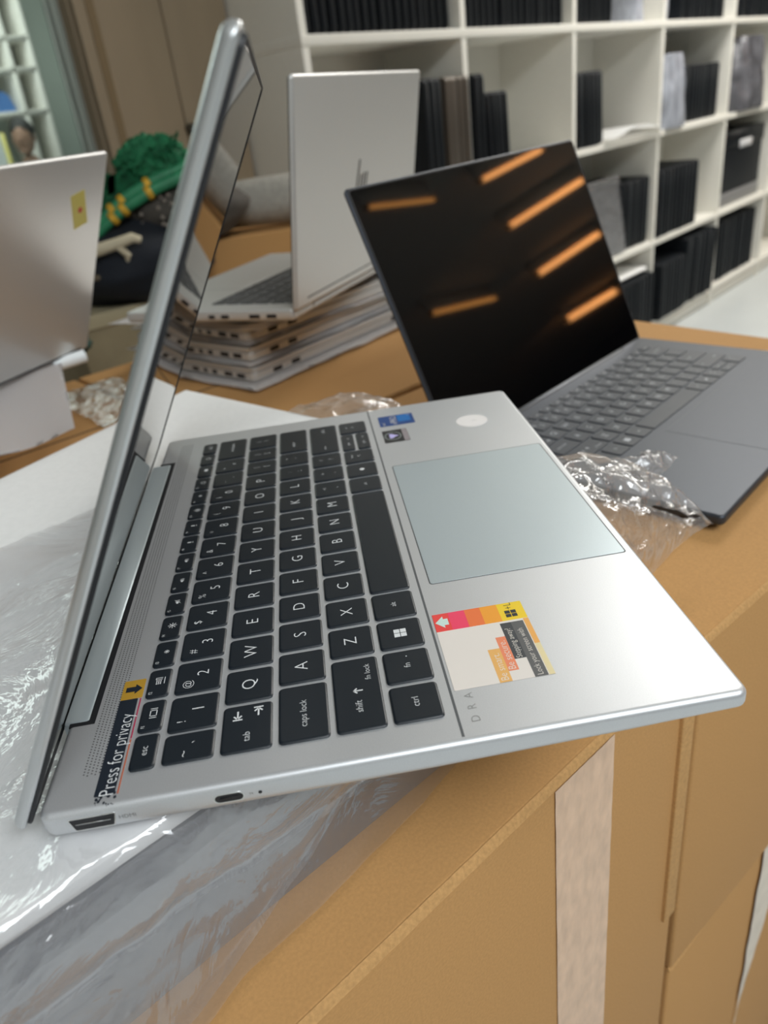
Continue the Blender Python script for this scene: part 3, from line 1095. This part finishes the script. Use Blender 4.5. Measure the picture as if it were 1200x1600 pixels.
# security sticker on the palm rest
z1 = .00012
sec = patch('security_sticker', 23, 55, 66, 89.4, z1, fm('sticker_cream', (.80, .74, .68)), main)
sec['label'] = 'white sticker with orange and red strip reading Be smart. Be secure.'
for k, (a, b_, c_) in enumerate(((83.3, 89.4, (.85, .07, .06)), (77.0, 83.3, (.90, .06, .14)), (71.0, 77.0, (.86, .19, .05)),
                                (64.5, 71.0, (.90, .36, .03)), (55.0, 64.5, (.90, .62, .02)))):
    patch('colour_block', 55.2, a, 66, b_, z1 + .00003, fm('sticker_c%d' % k, c_), sec, .05)
patch('text_block', 23, 69.6, 40.5, 73.9, z1 + .00003, fm('sticker_gold', (.83, .45, .13)), sec, .05)
patch('text_block', 28, 66.0, 46.5, 69.6, z1 + .00003, fm('sticker_coral', (.85, .26, .13)), sec, .05)
patch('text_block', 33.5, 61.9, 54.0, 66.0, z1 + .00003, fm('sticker_dark', (.05, .055, .06)), sec, .05)
patch('text_block', 23, 57.3, 54.0, 61.9, z1 + .00003, fm('sticker_dark2', (.11, .11, .11)), sec, .05)
patch('colour_block', 23, 55, 40, 57.0, z1 + .00003, fm('sticker_straw', (.80, .68, .38)), sec, .05)
patch('colour_block', 40, 55, 55, 57.0, z1 + .00003, fm('sticker_amber', (.86, .42, .10)), sec, .05)
tx = MB()
cream = fm('print_cream', (.85, .8, .72))
tx.text('Be smart.', .0038, .0236, .0717, z1 + .00008, ax='LEFT')
tx.text('Be secure.', .0038, .0284, .0679, z1 + .00008, ax='LEFT')
tx.text('Stepping away?', .0031, .0338, .0640, z1 + .00008, ax='LEFT', sx=.9)
tx.text('Lock your screen with', .0031, .0236, .0597, z1 + .00008, ax='LEFT', sx=.92)
tx.done('lettering', cream, sec, smooth=0, fix=False)
MB().poly([(60.6 * MM + a * MM, b_ * MM, z1 + .00008) for a, b_ in
           ((-1.9, 84.0), (1.9, 84.0), (1.9, 85.7), (3.6, 85.7), (0, 88.9), (-3.6, 85.7), (-1.9, 85.7))]).done('arrow', fm('print_mint', (.62, .80, .72)), sec, smooth=0, fix=False)
g = MB()
for i in (0, 1):
    for j in (0, 1):
        s_ = .85 + .12 * i
        g.poly([((57.0 + i * 2.2) * MM, (58.2 + j * 2.3) * MM, z1 + .00008), ((58.9 + i * 2.2) * MM, (58.2 + j * 2.3) * MM, z1 + .00008),
                ((58.9 + i * 2.2) * MM, (60.2 + j * 2.3) * MM, z1 + .00008), ((57.0 + i * 2.2) * MM, (60.2 + j * 2.3) * MM, z1 + .00008)])
g.text('+L', .0042, .0637, .0603, z1 + .00008)
g.done('lettering', blk, sec, smooth=0, fix=False)
# DRA
MB().text('D', .0042, .0092, .0853, .00006).text('R', .0042, .0146, .0853, .00006).text('A', .0042, .0199, .0853, .00006).done(
    'model_lettering', mat('lettering_grey', (.33, .33, .33), .4, .5), main, smooth=0, fix=False)
# blue and black stickers
bs_ = patch('blue_sticker', 264, 64, 281, 85.8, z1, fm('sticker_blue', (.015, .06, .22)), main)
bs_['label'] = 'small blue sticker reading intel vPRO'
patch('colour_block', 269, 66, 280, 74, z1 + .00003, fm('sticker_azure', (.01, .15, .45)), bs_, 1)
MB().text('vPRO', .0058, .2722, .0765, z1 + .00008).text('intel', .0030, .2668, .0832, z1 + .00008).text('i7', .003, .2785, .0665, z1 + .00008).done('lettering', cream, bs_, smooth=0, fix=False)
ws = patch('emblem_sticker', 238, 71, 256.8, 86, z1, fm('sticker_black', (.02, .02, .022)), main)
patch('colour_block', 238.3, 71.2, 256.5, 74.2, z1 + .00003, fm('sticker_mauve', (.30, .26, .27)), ws, .3)
g = MB()
cx, cy = 247.4, 80.2
for i in range(28):
    a, a2 = i * 2 * PI / 28, (i + 1) * 2 * PI / 28
    g.poly([((cx + r_ * 1.25 * math.cos(q)) * MM, (cy + r_ * math.sin(q)) * MM, z1 + .00006) for r_, q in ((4.5, a), (4.9, a), (4.9, a2), (4.5, a2))])
g.done('ring', fm('print_silver', (.4, .45, .42)), ws, smooth=0, fix=False)
MB().poly([((cx + a * 1.2) * MM, (cy + b_) * MM, z1 + .00007) for a, b_ in
           ((-3.2, 2.6), (-1.6, 1.7), (0, 2.4), (1.6, 1.7), (3.2, 2.6), (2.6, 0), (1.3, -1.2), (0, -3.6), (-1.3, -1.2), (-2.6, 0))]).done(
    'emblem', fm('print_lilac', (.55, .50, .85)), ws, smooth=0, fix=False)
rs = MB().prism([((252.4 + 9.4 * math.cos(a)) * MM, (31.2 + 9.4 * math.sin(a)) * MM) for a in [i * PI / 24 for i in range(48)]], 0, z1).done('round_sticker', fm('sticker_white', (.86, .82, .80)), main)
MB().text('/', .004, .2524, .0295, z1 + .00004).done('pen_mark', mat_groove_and_shade, rs, smooth=0, fix=False)


# side ports: (rim + dark opening) on the x = 0 face
def port(name, y0, y1, z0, z1, parent, rim=.35, chamfer=False, sub=chrome, xs=0.0):
    h = (z1 - z0)
    r_ = h / 2 if not chamfer else .6

    def outl(ins):
        o = []
        rr = max(r_ - ins, .15)
        for cy, cz, a0 in ((y1 - ins - rr, z1 - ins - rr, 0), (y0 + ins + rr, z1 - ins - rr, 90), (y0 + ins + rr, z0 + ins + rr, 180), (y1 - ins - rr, z0 + ins + rr, 270)):
            for k in range(6):
                a = math.radians(a0 + 18 * k)
                y, z = cy + rr * math.cos(a), cz + rr * math.sin(a)
                if chamfer and z < (z0 + z1) / 2 - .2:
                    f = ((z0 + z1) / 2 - .2 - z) / (h / 2)
                    y = (y0 + y1) / 2 + (y - (y0 + y1) / 2) * (1 - .22 * f)
                o.append((y, z))
        return o
    a, b = outl(0), outl(rim)
    g = MB()
    g.loops([[Vector((.0012 + xs, y * MM, z * MM)) for y, z in a], [Vector((-.00012 + xs, y * MM, z * MM)) for y, z in a],
             [Vector((-.00012 + xs, y * MM, z * MM)) for y, z in b], [Vector((.0011 + xs, y * MM, z * MM)) for y, z in b]], False, False)
    o = g.done(name, sub, parent)
    g = MB()
    g.poly([(-.00004 + xs, y * MM, z * MM) for y, z in b])
    g.done('opening', black_port, o, smooth=0, fix=False)
    return o


h_ = port('hdmi_port', 197.6, 211.8, -7.7, -2.6, main, .3, True)
MB().box(-.0002, .1995, -.0052, -.00006, .2100, -.0049).done('contact', chrome, h_)
u_ = port('usb_port', 159.3, 168.6, -6.9, -3.2, main, .35)
MB().box(-.0002, .1612, -.0052, -.00006, .1667, -.0047).done('contact', black_rub, u_)
MB().tube([(.001, .1545, -.0050), (-.00015, .1545, -.0050)], .0006, 12).done('indicator', black_port, main)
Ms = Matrix(((0, 0, 1, 0), (-1, 0, 0, 0), (0, 1, 0, 0), (0, 0, 0, 1)))
MB().text('HDMI', .0021, -.1945, -.0050, -.00008, M=Ms).done('port_lettering', mat_groove_and_shade, main, smooth=0, fix=False)
MB().text('ss', .0016, -.1572, -.0048, -.00008, M=Ms).done('port_lettering', mat_groove_and_shade, main, smooth=0, fix=False)

# dark laptop on the right
slate_leg = mat('legend_grey', (.55, .57, .60), .5)
SLATE = (dark_deck, dark_deck, dark_key, slate_leg, glass_drk, dark_deck, dark_deck)
dark, Md, lid1 = make_laptop('open dark grey laptop with black glossy screen showing orange lamp reflections',
                             P(220.02, -117.80, -77.25), -.86224, 331.9, 220.5, 11.2, 1.02, 23.44, 2.51, SLATE,
                             (215.5, -2.0), 1.1758, 217.65, lid_th=5.0)
# pale laptop on the stack, seen from behind its lid
PALE = (white_lid, white_lid, grey_key, legend_m, glass_blk, white_lid, white_lid)
th = -.514
U_ = Vector((math.cos(th), math.sin(th), 0))
V_ = Vector((-math.sin(th), math.cos(th), 0))
H_ = P(602, 135, 5)
Wm, Dm = 324, 215
mid, Mm, lid2 = make_laptop('open pale silver laptop seen from behind its lid, on top of the laptop stack',
                            H_ + U_ * Wm * MM + V_ * Dm * MM, th + PI, Wm, Dm, 12, 1.02, 17, 5, PALE, (214, -2), PI - 1.742, 207,
                            legends=False, lid_th=5.5, taper=False)
# logo: four slanted bars on the back of the lid
g = MB()
for i, (a0, a1, sh_) in enumerate(((0, 1.0, 0), (.8, 1.25, .5), (1.1, 1.1, .2), (1.25, .9, .4))):
    x = 182 - i * 8.5
    y0_, y1_ = 92 + (0, 0, 3, 5)[i], 92 + (20, 19, 20, 20)[i] + (14 if i == 0 else 0)
    k = .28
    g.poly([Mm @ Vector((xx * MM, yy * MM, -.00556)) for xx, yy in
            ((x - y0_ * 0 + 0, y0_), (x + 4.6, y0_), (x + 4.6 - (y1_ - y0_) * k, y1_), (x - (y1_ - y0_) * k, y1_))])
g.done('logo', mat('logo_dark', (.04, .036, .033), .4, 0), lid2, smooth=0, fix=False)
MB().box(.02, .008, -.0057, .30, .0095, -.0054, M=Mm).done('hinge_slit', mat_groove_and_shade, lid2)
for (y0_, y1_) in ((20, 32), (40, 53), (78, 88), (96, 104)):
    MB().slab((Wm - .5) * MM, (Dm - y1_) * MM, (Wm + .2) * MM, (Dm - y0_) * MM, -.0085, -.0045, .0004, .0001).done('port', black_port, mid)

# pale laptop at left
th = -.494
U_ = Vector((math.cos(th), math.sin(th), 0))
V_ = Vector((-math.sin(th), math.cos(th), 0))
H_ = P(708.8, 377.1, -25)
left, Ml_, lid3 = make_laptop('pale silver laptop at the left edge, lid back with a small yellow sticker',
                              H_ + V_ * .215, th + PI, 322, 215, 12, 1.02, 17, 5, PALE, (215, 0), 1.088, 217.6,
                              legends=False, lid_th=5.5, taper=False)
stk = MB().slab(.024, .150, .043, .185, -.0057, -.00545, .001, .00005, M=Ml_ @ Matrix.Translation((.03, .16, 0)) @ Matrix.Rotation(-.25, 4, 'Z') @ Matrix.Translation((-.03, -.16, 0))).done('yellow_sticker', fm('sticker_yellow', (.70, .62, .16)), lid3)
g = MB()
g.prism([(.034 + .003 * math.cos(a), .166 + .003 * math.sin(a)) for a in [i * PI / 6 for i in range(12)]], -.00580, -.0057, M=Ml_)
g.done('red_mark', fm('mark_red', (.6, .08, .05)), stk)
MB().box(.012, .003, -.0057, .31, .0055, -.0053, M=Ml_).done('rubber_strip', black_rub, lid3)

# ---------------------------------------------------------------- wrapped packages under the silver laptop


def quad_pack(name, label, q, z0, z1, m, wob=.0, rad=5.0, group=None):
    """a flat padded package with quadrilateral outline q (mm, along/depth frame), rounded edges"""
    pts = []
    n = 14
    for i in range(len(q)):
        a, b = Vector(q[i]), Vector(q[(i + 1) % len(q)])
        for k in range(n):
            pts.append(a + (b - a) * (k / n))
    cen = sum(pts, Vector((0, 0))) / len(pts)

    def ring(ins, z):
        o = []
        for p in pts:
            d = (cen - p)
            pp = p + d.normalized() * ins * 1.3
            zz = z + wob * noise.noise(Vector((pp.x * .02, pp.y * .02, z0)))
            o.append(AN(pp.x, pp.y, zz))
        return o
    g = MB()
    ls = [ring(rad * .8, z0), ring(rad * .2, z0 + rad * .3), ring(0, (z0 + z1) / 2), ring(rad * .15, z1 - rad * .3), ring(rad * .8, z1), ring(rad * 3, z1)]
    g.loops(ls)
    o = g.done(name, m, smooth=50)
    return tag(o, label, 'package', group)


FRT = [(-330, 40), (204, 38), (222, 46), (236, 92), (233, 260), (209, 428), (-330, 272)]
quad_pack('padded_package', 'white padded package directly under the open silver laptop', FRT, -20.5, -13.2, foam, rad=3.0)
quad_pack('padded_package', 'grey padded package second in the pile under the silver laptop', [(-330, 43), (170, 43), (190, 70), (200, 400), (-330, 262)], -54, -21, pouch)
quad_pack('padded_package', 'grey padded package lowest in the pile, on the taped box', [(-330, 41), (165, 41), (185, 70), (200, 400), (-330, 258)], -89.4, -54.5, pouch)


def bag_sheet(name, label, f, nu, nv, m, amp=1.0, fr=.02, seed=0, crease=0.0):
    g = MB()

    def ff(u, v):
        p = f(u, v)          # world metres
        q = Vector((p.x / MM * fr, p.y / MM * fr, p.z / MM * fr + seed))
        e = min(1.0, 8 * min(u, 1 - u) + .25) * 1.0
        d = noise.noise_vector(q) + .5 * noise.noise_vector(q * 2.3)
        rg = 1 - 2.2 * abs(noise.noise(q * .8 + Vector((5, 1, 2)))) + .5 * (1 - 2.2 * abs(noise.noise(q * 1.9)))
        return p + Vector((d.x * .4 - rg * .35, d.y * .4, abs(d.z) * .5 + max(0, rg) * .9)) * amp * MM * e
    g.grid(ff, nu, nv)
    o = g.done(name, m, smooth=180, fix=False)
    return tag(o, label, 'plastic bag') if label else o


def interp(pts, x):
    for (a, b), (c_, d) in zip(pts, pts[1:]):
        if x <= c_:
            return b + (d - b) * (x - a) / (c_ - a)
    return pts[-1][1]


# draped clear bag: over the top of the package, down its front side to the box top
HEM = [(-330, 14), (-60, 20), (-23, 22.7), (-7, 27), (31, 28.5), (85, 33), (114, 38), (150, 39)]


def drape(u, v):
    a = -330 + 470 * u
    hem = interp(HEM, a)
    if v < .5:
        t = v / .5
        n = 262 + (44 - 262) * t
        n += (a + 330) * .02 * (1 - t)
        z = -12.2
        return AN(a, n, z)
    t = (v - .5) / .5
    s = t * t * (3 - 2 * t)
    n = 44 + (34 - 44) * min(1, t * 5) + (hem - 34) * max(0, (t - .2) / .8) ** 1.3
    z = -12.2 - (t > .1) * (t - .1) / .9 * 76.4
    return AN(a, n, z)


bag_sheet('clear_plastic_bag', 'grey translucent plastic bag draped over the front of the package pile, lower left',
          drape, 150, 120, grey_bag, amp=1.6, fr=.035, seed=3)

F1 = [(-330, -30), (-63, -43), (-46, -43), (-22, -42), (5, -46), (62, -50), (80, -54)]
F2 = [(-330, -80), (-60, -86), (-27, -86), (-3, -78), (30, -65), (49, -53), (62, -50)]


def layer(hem, amin, amax, off, ztop=-14):
    def f(u, v):
        a = amin + (amax - amin) * u
        zb = interp(hem, a)
        z = ztop + (zb - ztop) * v
        bul = 33 - off - 4.0 * math.sin(v * PI) * (1 + .4 * noise.noise(Vector((a * .02, v, off))))
        if v > .93:
            bul -= (v - .93) * 30
        if z < -60:
            bul -= (-60 - z) * .25
        return AN(a, bul, z)
    return f


bag_sheet('clear_plastic_bag', 'upper folded layer of crinkled clear plastic with bright glints, lower left corner',
          layer(F1, -330, 62, 2.0), 140, 40, grey_bag, amp=2.4, fr=.05, seed=11)
bag_sheet('clear_plastic_bag', 'lower folded layer of clear plastic hanging below the crinkled fold, lower left',
          layer(F2, -330, 62, -1.0, -30), 140, 40, grey_bag, amp=1.8, fr=.045, seed=21)


# bag pieces sticking out on the right and behind
def bil(c, sag=0, wig=0):
    def f(u, v):
        p = (c[0] * (1 - u) * (1 - v) + c[1] * u * (1 - v) + c[2] * u * v + c[3] * (1 - u) * v)
        e = math.sin(u * PI) * math.sin(v * PI)
        e2 = math.sin(v * PI) * u
        return p + Vector((0, 0, (sag * e + wig * e2) * MM))
    return f


bag_sheet('clear_plastic_bag', 'clear crinkled plastic sticking out between the silver palm rest and the dark laptop',
          bil([P(228, 22, -15), P(236, -62, -40), P(196, -97, -66), P(160, 0, -14)], 8, 6), 70, 60, crisp_bag, amp=5, fr=.045, seed=31)
bag_sheet('clear_plastic_bag', 'near part of the crinkled plastic resting on the box beside the palm rest',
          bil([P(170, 0, -14), P(197, -96, -66), P(160, -44, -68), P(120, 20, -16)], 5, 4), 50, 40, crisp_bag, amp=5, fr=.05, seed=37)
bag_sheet('clear_plastic_bag', 'small pointed plastic flap lying on the edge of the dark laptop',
          bil([P(238, -48, -42), P(262, -86, -44), P(257, -104, -50), P(222, -66, -54)], 6), 30, 24, crisp_bag, amp=3, fr=.06, seed=41)
bag_sheet('clear_plastic_bag', 'clear plastic end poking out behind the far edge of the silver keyboard',
          bil([P(352, 145, -13), P(382, 92, -16), P(345, 62, -18), P(300, 90, -15)], 5), 40, 40, crisp_bag, amp=3, fr=.045, seed=43)
o = bag_sheet('clear_plastic_bag', 'flat clear plastic strip on the rear box beside the white paper at left',
              bil([P(735, 445, -87), P(600, 350, -87), P(680, 300, -87), P(790, 380, -87)], 3), 50, 30, crisp_bag, amp=3, fr=.04, seed=47)

# ---------------------------------------------------------------- stack of closed laptops with foam sheets
def wavy(name, label, org, rot, w_, d_, t_, amp, seed, m, droop=0.0):
    g = MB()
    nu, nv = 30, 22

    def f(u, v):
        x, y = u * w_, v * d_
        n_ = noise.noise(Vector((x * .018, y * .018, seed)))
        e = max(0, 1 - min(u, v, 1 - u, 1 - v) * 8)
        return Vector((x + 3 * noise.noise(Vector((y * .03, seed, 1))), y + 3 * noise.noise(Vector((x * .03, seed, 5))),
                       6.0 * (t_ > 3) + 2.5 * (t_ <= 3) - e * e * (2.0 + amp * n_))) * MM
    g.grid(f, nu, nv)
    bmesh.ops.solidify(g.bm, geom=g.bm.faces[:], thickness=-t_ * MM)
    o = g.done(name, m, smooth=60)
    o.location = org
    o.rotation_euler = (0, 0, rot)
    return tag(o, label, 'foam sheet')


def closed_laptop(label, org, rot, w_, d_, th_):
    r_ = thing('closed_laptop', label, 'laptop', org, rot, None)
    MB().slab(0, 0, w_ * MM, d_ * MM, 0, th_ * .6 * MM, .008, .001, .003).done('base', white_lid, r_)
    MB().slab(0, 0, w_ * MM, d_ * MM, th_ * .64 * MM, th_ * MM, .008, .002, .001).done('lid', white_lid, r_)
    MB().slab(.003, .003, (w_ - 3) * MM, (d_ - 3) * MM, th_ * .58 * MM, th_ * .66 * MM, .007, .0001).done('gasket', black_rub, r_)
    for (y0_, y1_) in ((16, 30), (38, 52), (66, 74), (84, 90), (100, 112)):
        MB().slab(-.0003, y0_ * MM, .0003, y1_ * MM, .0035, .0085, .0001, .00005).done('port', black_port, r_)
    for x in (30, 60, 250):
        MB().slab(x * MM, -.0003, (x + 14) * MM, .0003, .0035, .0085, .0001, .00005).done('port', black_port, r_)
    return r_


z = -90
ths = [-.80, -.78, -.83, -.79]
lbl = ('lowest closed silver laptop in the stack between white foam sheets', 'middle closed silver laptop in the foam-layered stack',
       'upper closed silver laptop in the stack, just under the open one')
fl = ('wide white foam sheet at the very bottom of the laptop stack', 'foam sheet above the lowest closed laptop of the stack',
      'foam sheet above the middle closed laptop of the stack', 'foam sheet under the open laptop on the stack')
for k in range(3):
    rr = ths[k]
    off = Vector((math.cos(rr), math.sin(rr), 0)) * (-.014 if k == 0 else -.004) + Vector((-math.sin(rr), math.cos(rr), 0)) * (-.018 if k == 0 else -.006)
    wavy('foam_sheet', fl[k], P(665, 192, z) + off, rr, 346 if k else 356, 238 if k else 250, 6.0, 1.5, k * 7.3, foam_grey, 0)
    z += 6.0
    closed_laptop(lbl[k], P(665 + (0, 2, -1)[k], 192 - k, z), rr, 322, 215, 17)
    z += 17.2
wavy('foam_sheet', fl[3], P(640, 175, z), -.66, 350, 240, 2.5, 2, 30, foam_grey, 0)

# ---------------------------------------------------------------- pile under the left laptop, white paper hanging off it
th = -.494
oo = P(708.8, 377.1, 0) + Vector((-math.sin(th), math.cos(th), 0)) * .215
for k, (z0, z1) in enumerate(((-90.3, -65), (-64.8, -39.2))):
    o = MB().slab(.07, -.01, .33, .205, 0, (z1 - z0) * MM, .012, .006, .006).done('padded_package', foam_grey)
    o.location = (oo.x, oo.y, z0 * MM + FL)
    o.rotation_euler = (0, 0, th + PI)
    tag(o, ('lower padded package under the pale laptop at left', 'upper padded package under the pale laptop at left')[k], 'package')


def pap(u, v):
    c = [P(715, 395, -31), P(480, 500, -31), P(440, 400, -47), P(470, 335, -44)]
    c = [P(690, 400, -30), P(520, 480, -30), P(430, 420, -44), P(464, 332, -36)]
    p = c[0] * (1 - u) * (1 - v) + c[1] * u * (1 - v) + c[2] * u * v + c[3] * (1 - u) * v
    return p + Vector((0, 0, (4 * math.sin(v * PI) - 3 * v * v + 2 * math.sin(u * 7 + v * 2)) * MM))


g = MB().grid(pap, 30, 24)
bmesh.ops.solidify(g.bm, geom=g.bm.faces[:], thickness=.0012)
tag(g.done('paper_sheet', paper, smooth=60), 'white paper sheet hanging off the pile below the pale laptop at left', 'paper')
o = MB().tube([P(664, 402, -31), P(684, 372, -30)], .007, 14).done('white_tube', mat('white_plastic', (.85, .9, .92), .3))
tag(o, 'short white tube at the corner of the pale laptop at left', 'tube')


# ---------------------------------------------------------------- things behind the boxes at left
def blob(name, c, r, sc, m, amp, fr, label=None, cat=None, parent=None, rot=0.0, u=40, v=26):
    g = MB().ball((0, 0, 0), 1, (1, 1, 1), u=u, v=v)
    for q in g.bm.verts:
        d = q.co.normalized()
        k = 1 + amp * noise.noise(d * fr + Vector((c[0] * .01, 3, 1))) + amp * .4 * noise.noise(d * fr * 2.7)
        q.co = Vector((d.x * sc[0] * r * k, d.y * sc[1] * r * k, d.z * sc[2] * r * k)) * MM
    o = g.done(name, m, parent, smooth=180)
    o.location = P(*c)
    o.rotation_euler = (0, 0, rot)
    if label:
        tag(o, label, cat)
    return o


olive = mat('olive_board', (.27, .22, .13), .8, 0, var=.1, scale=20)
crate = thing('storage_box', 'khaki box standing behind the cartons, below the black bag', 'box', W(-.22, -.60, 0), TH)
crate.location = P(1175, 520, -899)
crate.rotation_euler = (0, 0, -.96)
MB().slab(0, 0, .20, .34, 0, .80, .003, .003).done('body', olive, crate)
MB().slab(-.004, -.004, .204, .344, .79, .815, .003, .003).done('lid', mat('khaki_board', (.42, .36, .23), .8), crate)
MB().slab(.13, -.003, .19, .0, .05, .79, .001, .001).done('side_strip', mat('khaki_pale', (.36, .31, .19), .7), crate)
bb = blob('black_bag', (1330, 430, -25), 100, (1.35, 1.6, .74), mat('black_fabric', (.006, .009, .016), .8), .12, 2.2,
          'black cloth bag on the khaki box behind the leaning lid', 'bag', rot=-.5)
st = MB().tube([P(1190, 505, -20), P(1200, 440, -28), P(1222, 385, -38), P(1240, 340, -48)], .005, 8).done('strap', mat('brown_strap', (.13, .10, .06), .7))
st.parent = bb
st.matrix_parent_inverse = (Matrix.Translation(bb.location) @ Matrix.Rotation(-.5, 4, 'Z')).inverted()
# dark spotted cushion
cushion = blob('spotted_cushion', (1380, 335, 46), 92, (1.1, 1.5, .62), mat('spotted_fabric', (.075, .065, .055), .85, var=.2, scale=30), .08, 1.8,
               'dark brown spotted cushion under the green scarf', 'cushion', rot=-.3)
gdots = MB()
for k in range(60):
    a, b_ = random.uniform(PI * .75, PI * 1.25), random.uniform(-.6, .7)
    d = Vector((math.cos(a) * math.cos(b_), math.sin(a) * math.cos(b_), math.sin(b_)))
    kk = 1.05
    gdots.ball(Vector((d.x * 1.1, d.y * 1.5, d.z * .62)) * .092 * kk, .0035, u=8, v=6)
gdots.done('spots', mat('spot_beige', (.30, .26, .22), .8), cushion)
# green scarf with gold rings: two rolled cords and a fringed tuft
gr_m = mat('green_wool', (.012, .155, .062), .8, 0, bump=.002, scale=70, var=.45)
gr_l = mat('green_cord', (.03, .24, .11), .55, 0, bump=.0008, scale=40, var=.25)
gold = mat('gold_thread', (.72, .42, .04), .45, .2, bump=.001, scale=120, var=.2)
sc = thing('green_scarf', 'green fringed scarf with gold bands draped on the dark cushion', 'scarf', P(1300, 390, 45))
b0 = Vector(sc.location)
for (dz, dx) in ((0, 0), (13, 8)):
    pts = [P(1262, 475, 28 + dz) - b0, P(1268, 440, 52 + dz) - b0, P(1276, 400, 75 + dz) - b0, P(1286, 350, 95 + dz) - b0, P(1300, 300, 108 + dz) - b0, P(1320, 260, 112 + dz) - b0]
    pts = [p + Vector((dx * MM, 0, 0)) for p in pts]
    MB().tube(pts, [.007, .009, .010, .010, .010, .009], 14).done('rolled_cord', gr_l, sc)
    for (i, fu) in ((1, .25), (1, .75), (2, .75)):
        c = pts[i].lerp(pts[i + 1], fu)
        d = (pts[i + 1] - pts[i]).normalized()
        MB().tube([c - d * .006, c - d * .003, c + d * .003, c + d * .006], [.0098, .0125, .0125, .0098], 14).done('gold_band', gold, sc)
g = MB().grid(lambda u, v: (P(1262, 470, 60) - b0).lerp(P(1310, 300, 125) - b0, u) + Vector((.02 * v, .006, .055 * v * (1 - .5 * u) + .004 * math.sin(u * 30))), 40, 12)
bmesh.ops.solidify(g.bm, geom=g.bm.faces[:], thickness=.012)
g.done('knitted_fold', gr_m, sc, smooth=80)
tf = MB().ball((0, 0, 0), 1, u=60, v=40)
for q in tf.bm.verts:
    d = q.co.normalized()
    k = 1 + .22 * noise.noise(d * 3) + .2 * noise.noise(d * 11)
    q.co = Vector((d.x * .03, d.y * .062, d.z * .044)) * k + (P(1322, 352, 132) - b0)
tf.done('fringe_tuft', gr_m, sc, smooth=60)
g = MB()
for k in range(70):
    u = random.random()
    p = P(1300 + random.uniform(-12, 10), 400 - 100 * u, 128 + 28 * u) - b0
    q = p + Vector((random.uniform(-.02, .0), random.uniform(-.02, .02), random.uniform(-.02, .025)))
    g.tube([p, p.lerp(q, .5) + Vector((0, 0, .006)), q], [.0022, .002, .0012], 5)
fr_ = g.done('fringe', gr_m, sc)
fr_['kind'] = 'stuff'
g = MB().grid(lambda u, v: P(1296, 432 - 8 * u - 14 * v, 95 + 28 * u + 4 * v) - b0 + Vector((-.016, 0, 0)), 6, 6)
bmesh.ops.solidify(g.bm, geom=g.bm.faces[:], thickness=.003)
g.done('gold_band', gold, sc)
# pale knotted cord
cm = mat('cream_cord', (.60, .53, .38), .7, bump=.001, scale=60)
kn = thing('knotted_cord', 'cream knotted cord hanging over the black bag', 'cord', P(1190, 420, 20))
b0 = Vector(kn.location)
MB().tube([P(1186, 490, 14) - b0, P(1188, 450, 20) - b0, P(1192, 415, 26) - b0, P(1196, 392, 31) - b0, P(1199, 380, 25) - b0], [.009, .010, .009, .008, .006], 12).done('cord', cm, kn)
MB().tube([P(1190, 420, 24) - b0, P(1194, 406, 4) - b0, P(1198, 412, -16) - b0, P(1196, 424, -26) - b0], [.006, .006, .004, .003], 10).done('loose_end', cm, kn)
# grey bolster and carton under it
o = MB()
ps_ = [P(1452, 262, 36), P(1450, 250, 37), P(1448, 200, 38), P(1446, 120, 36), P(1445, 60, 33), P(1445, 50, 32)]
o.tube(ps_, [.03, .042, .045, .045, .042, .02], 28)
for v in o.bm.verts:
    v.co += .004 * noise.noise_vector(v.co * 30)
o = o.done('bolster', mat('grey_bolster', (.36, .34, .30), .85, 0, bump=.001, scale=120, var=.12), smooth=60)
tag(o, 'grey rough fabric roll lying on a carton behind the laptop stack', 'bolster')
o = thing('cardboard_box', 'small cardboard box under the grey fabric roll behind the laptop stack', 'box', P(1345, 330, -899), -1.43)
MB().slab(0, 0, .34, .26, 0, .888, .003, .003).done('body', card, o)
MB().slab(.28, -.0015, .325, .003, .3, .887, .001, .0006).done('tape_strip', tape_m, o)
# dark object by the bolster
o = blob('black_pouch', (1500, 262, 80), 26, (1, 1, .6), lap_black, .1, 2, 'small black pouch tucked beside the fabric roll', 'pouch')
# green plant-like sponge and white bag behind the left laptop
o = blob('dark_green_ball', (968, 478, -80), 26, (1, 1.2, .7), mat('dark_green', (.015, .05, .035), .7), .4, 5, 'small dark green crumpled ball on the rear box at left', 'ball')
o = blob('white_plastic_scrap', (1030, 505, -70), 30, (.7, 1.1, 1.0), mat('white_scrap', (.62, .72, .70), .4), .3, 3, 'crumpled white plastic scrap behind the dark green ball', 'plastic')
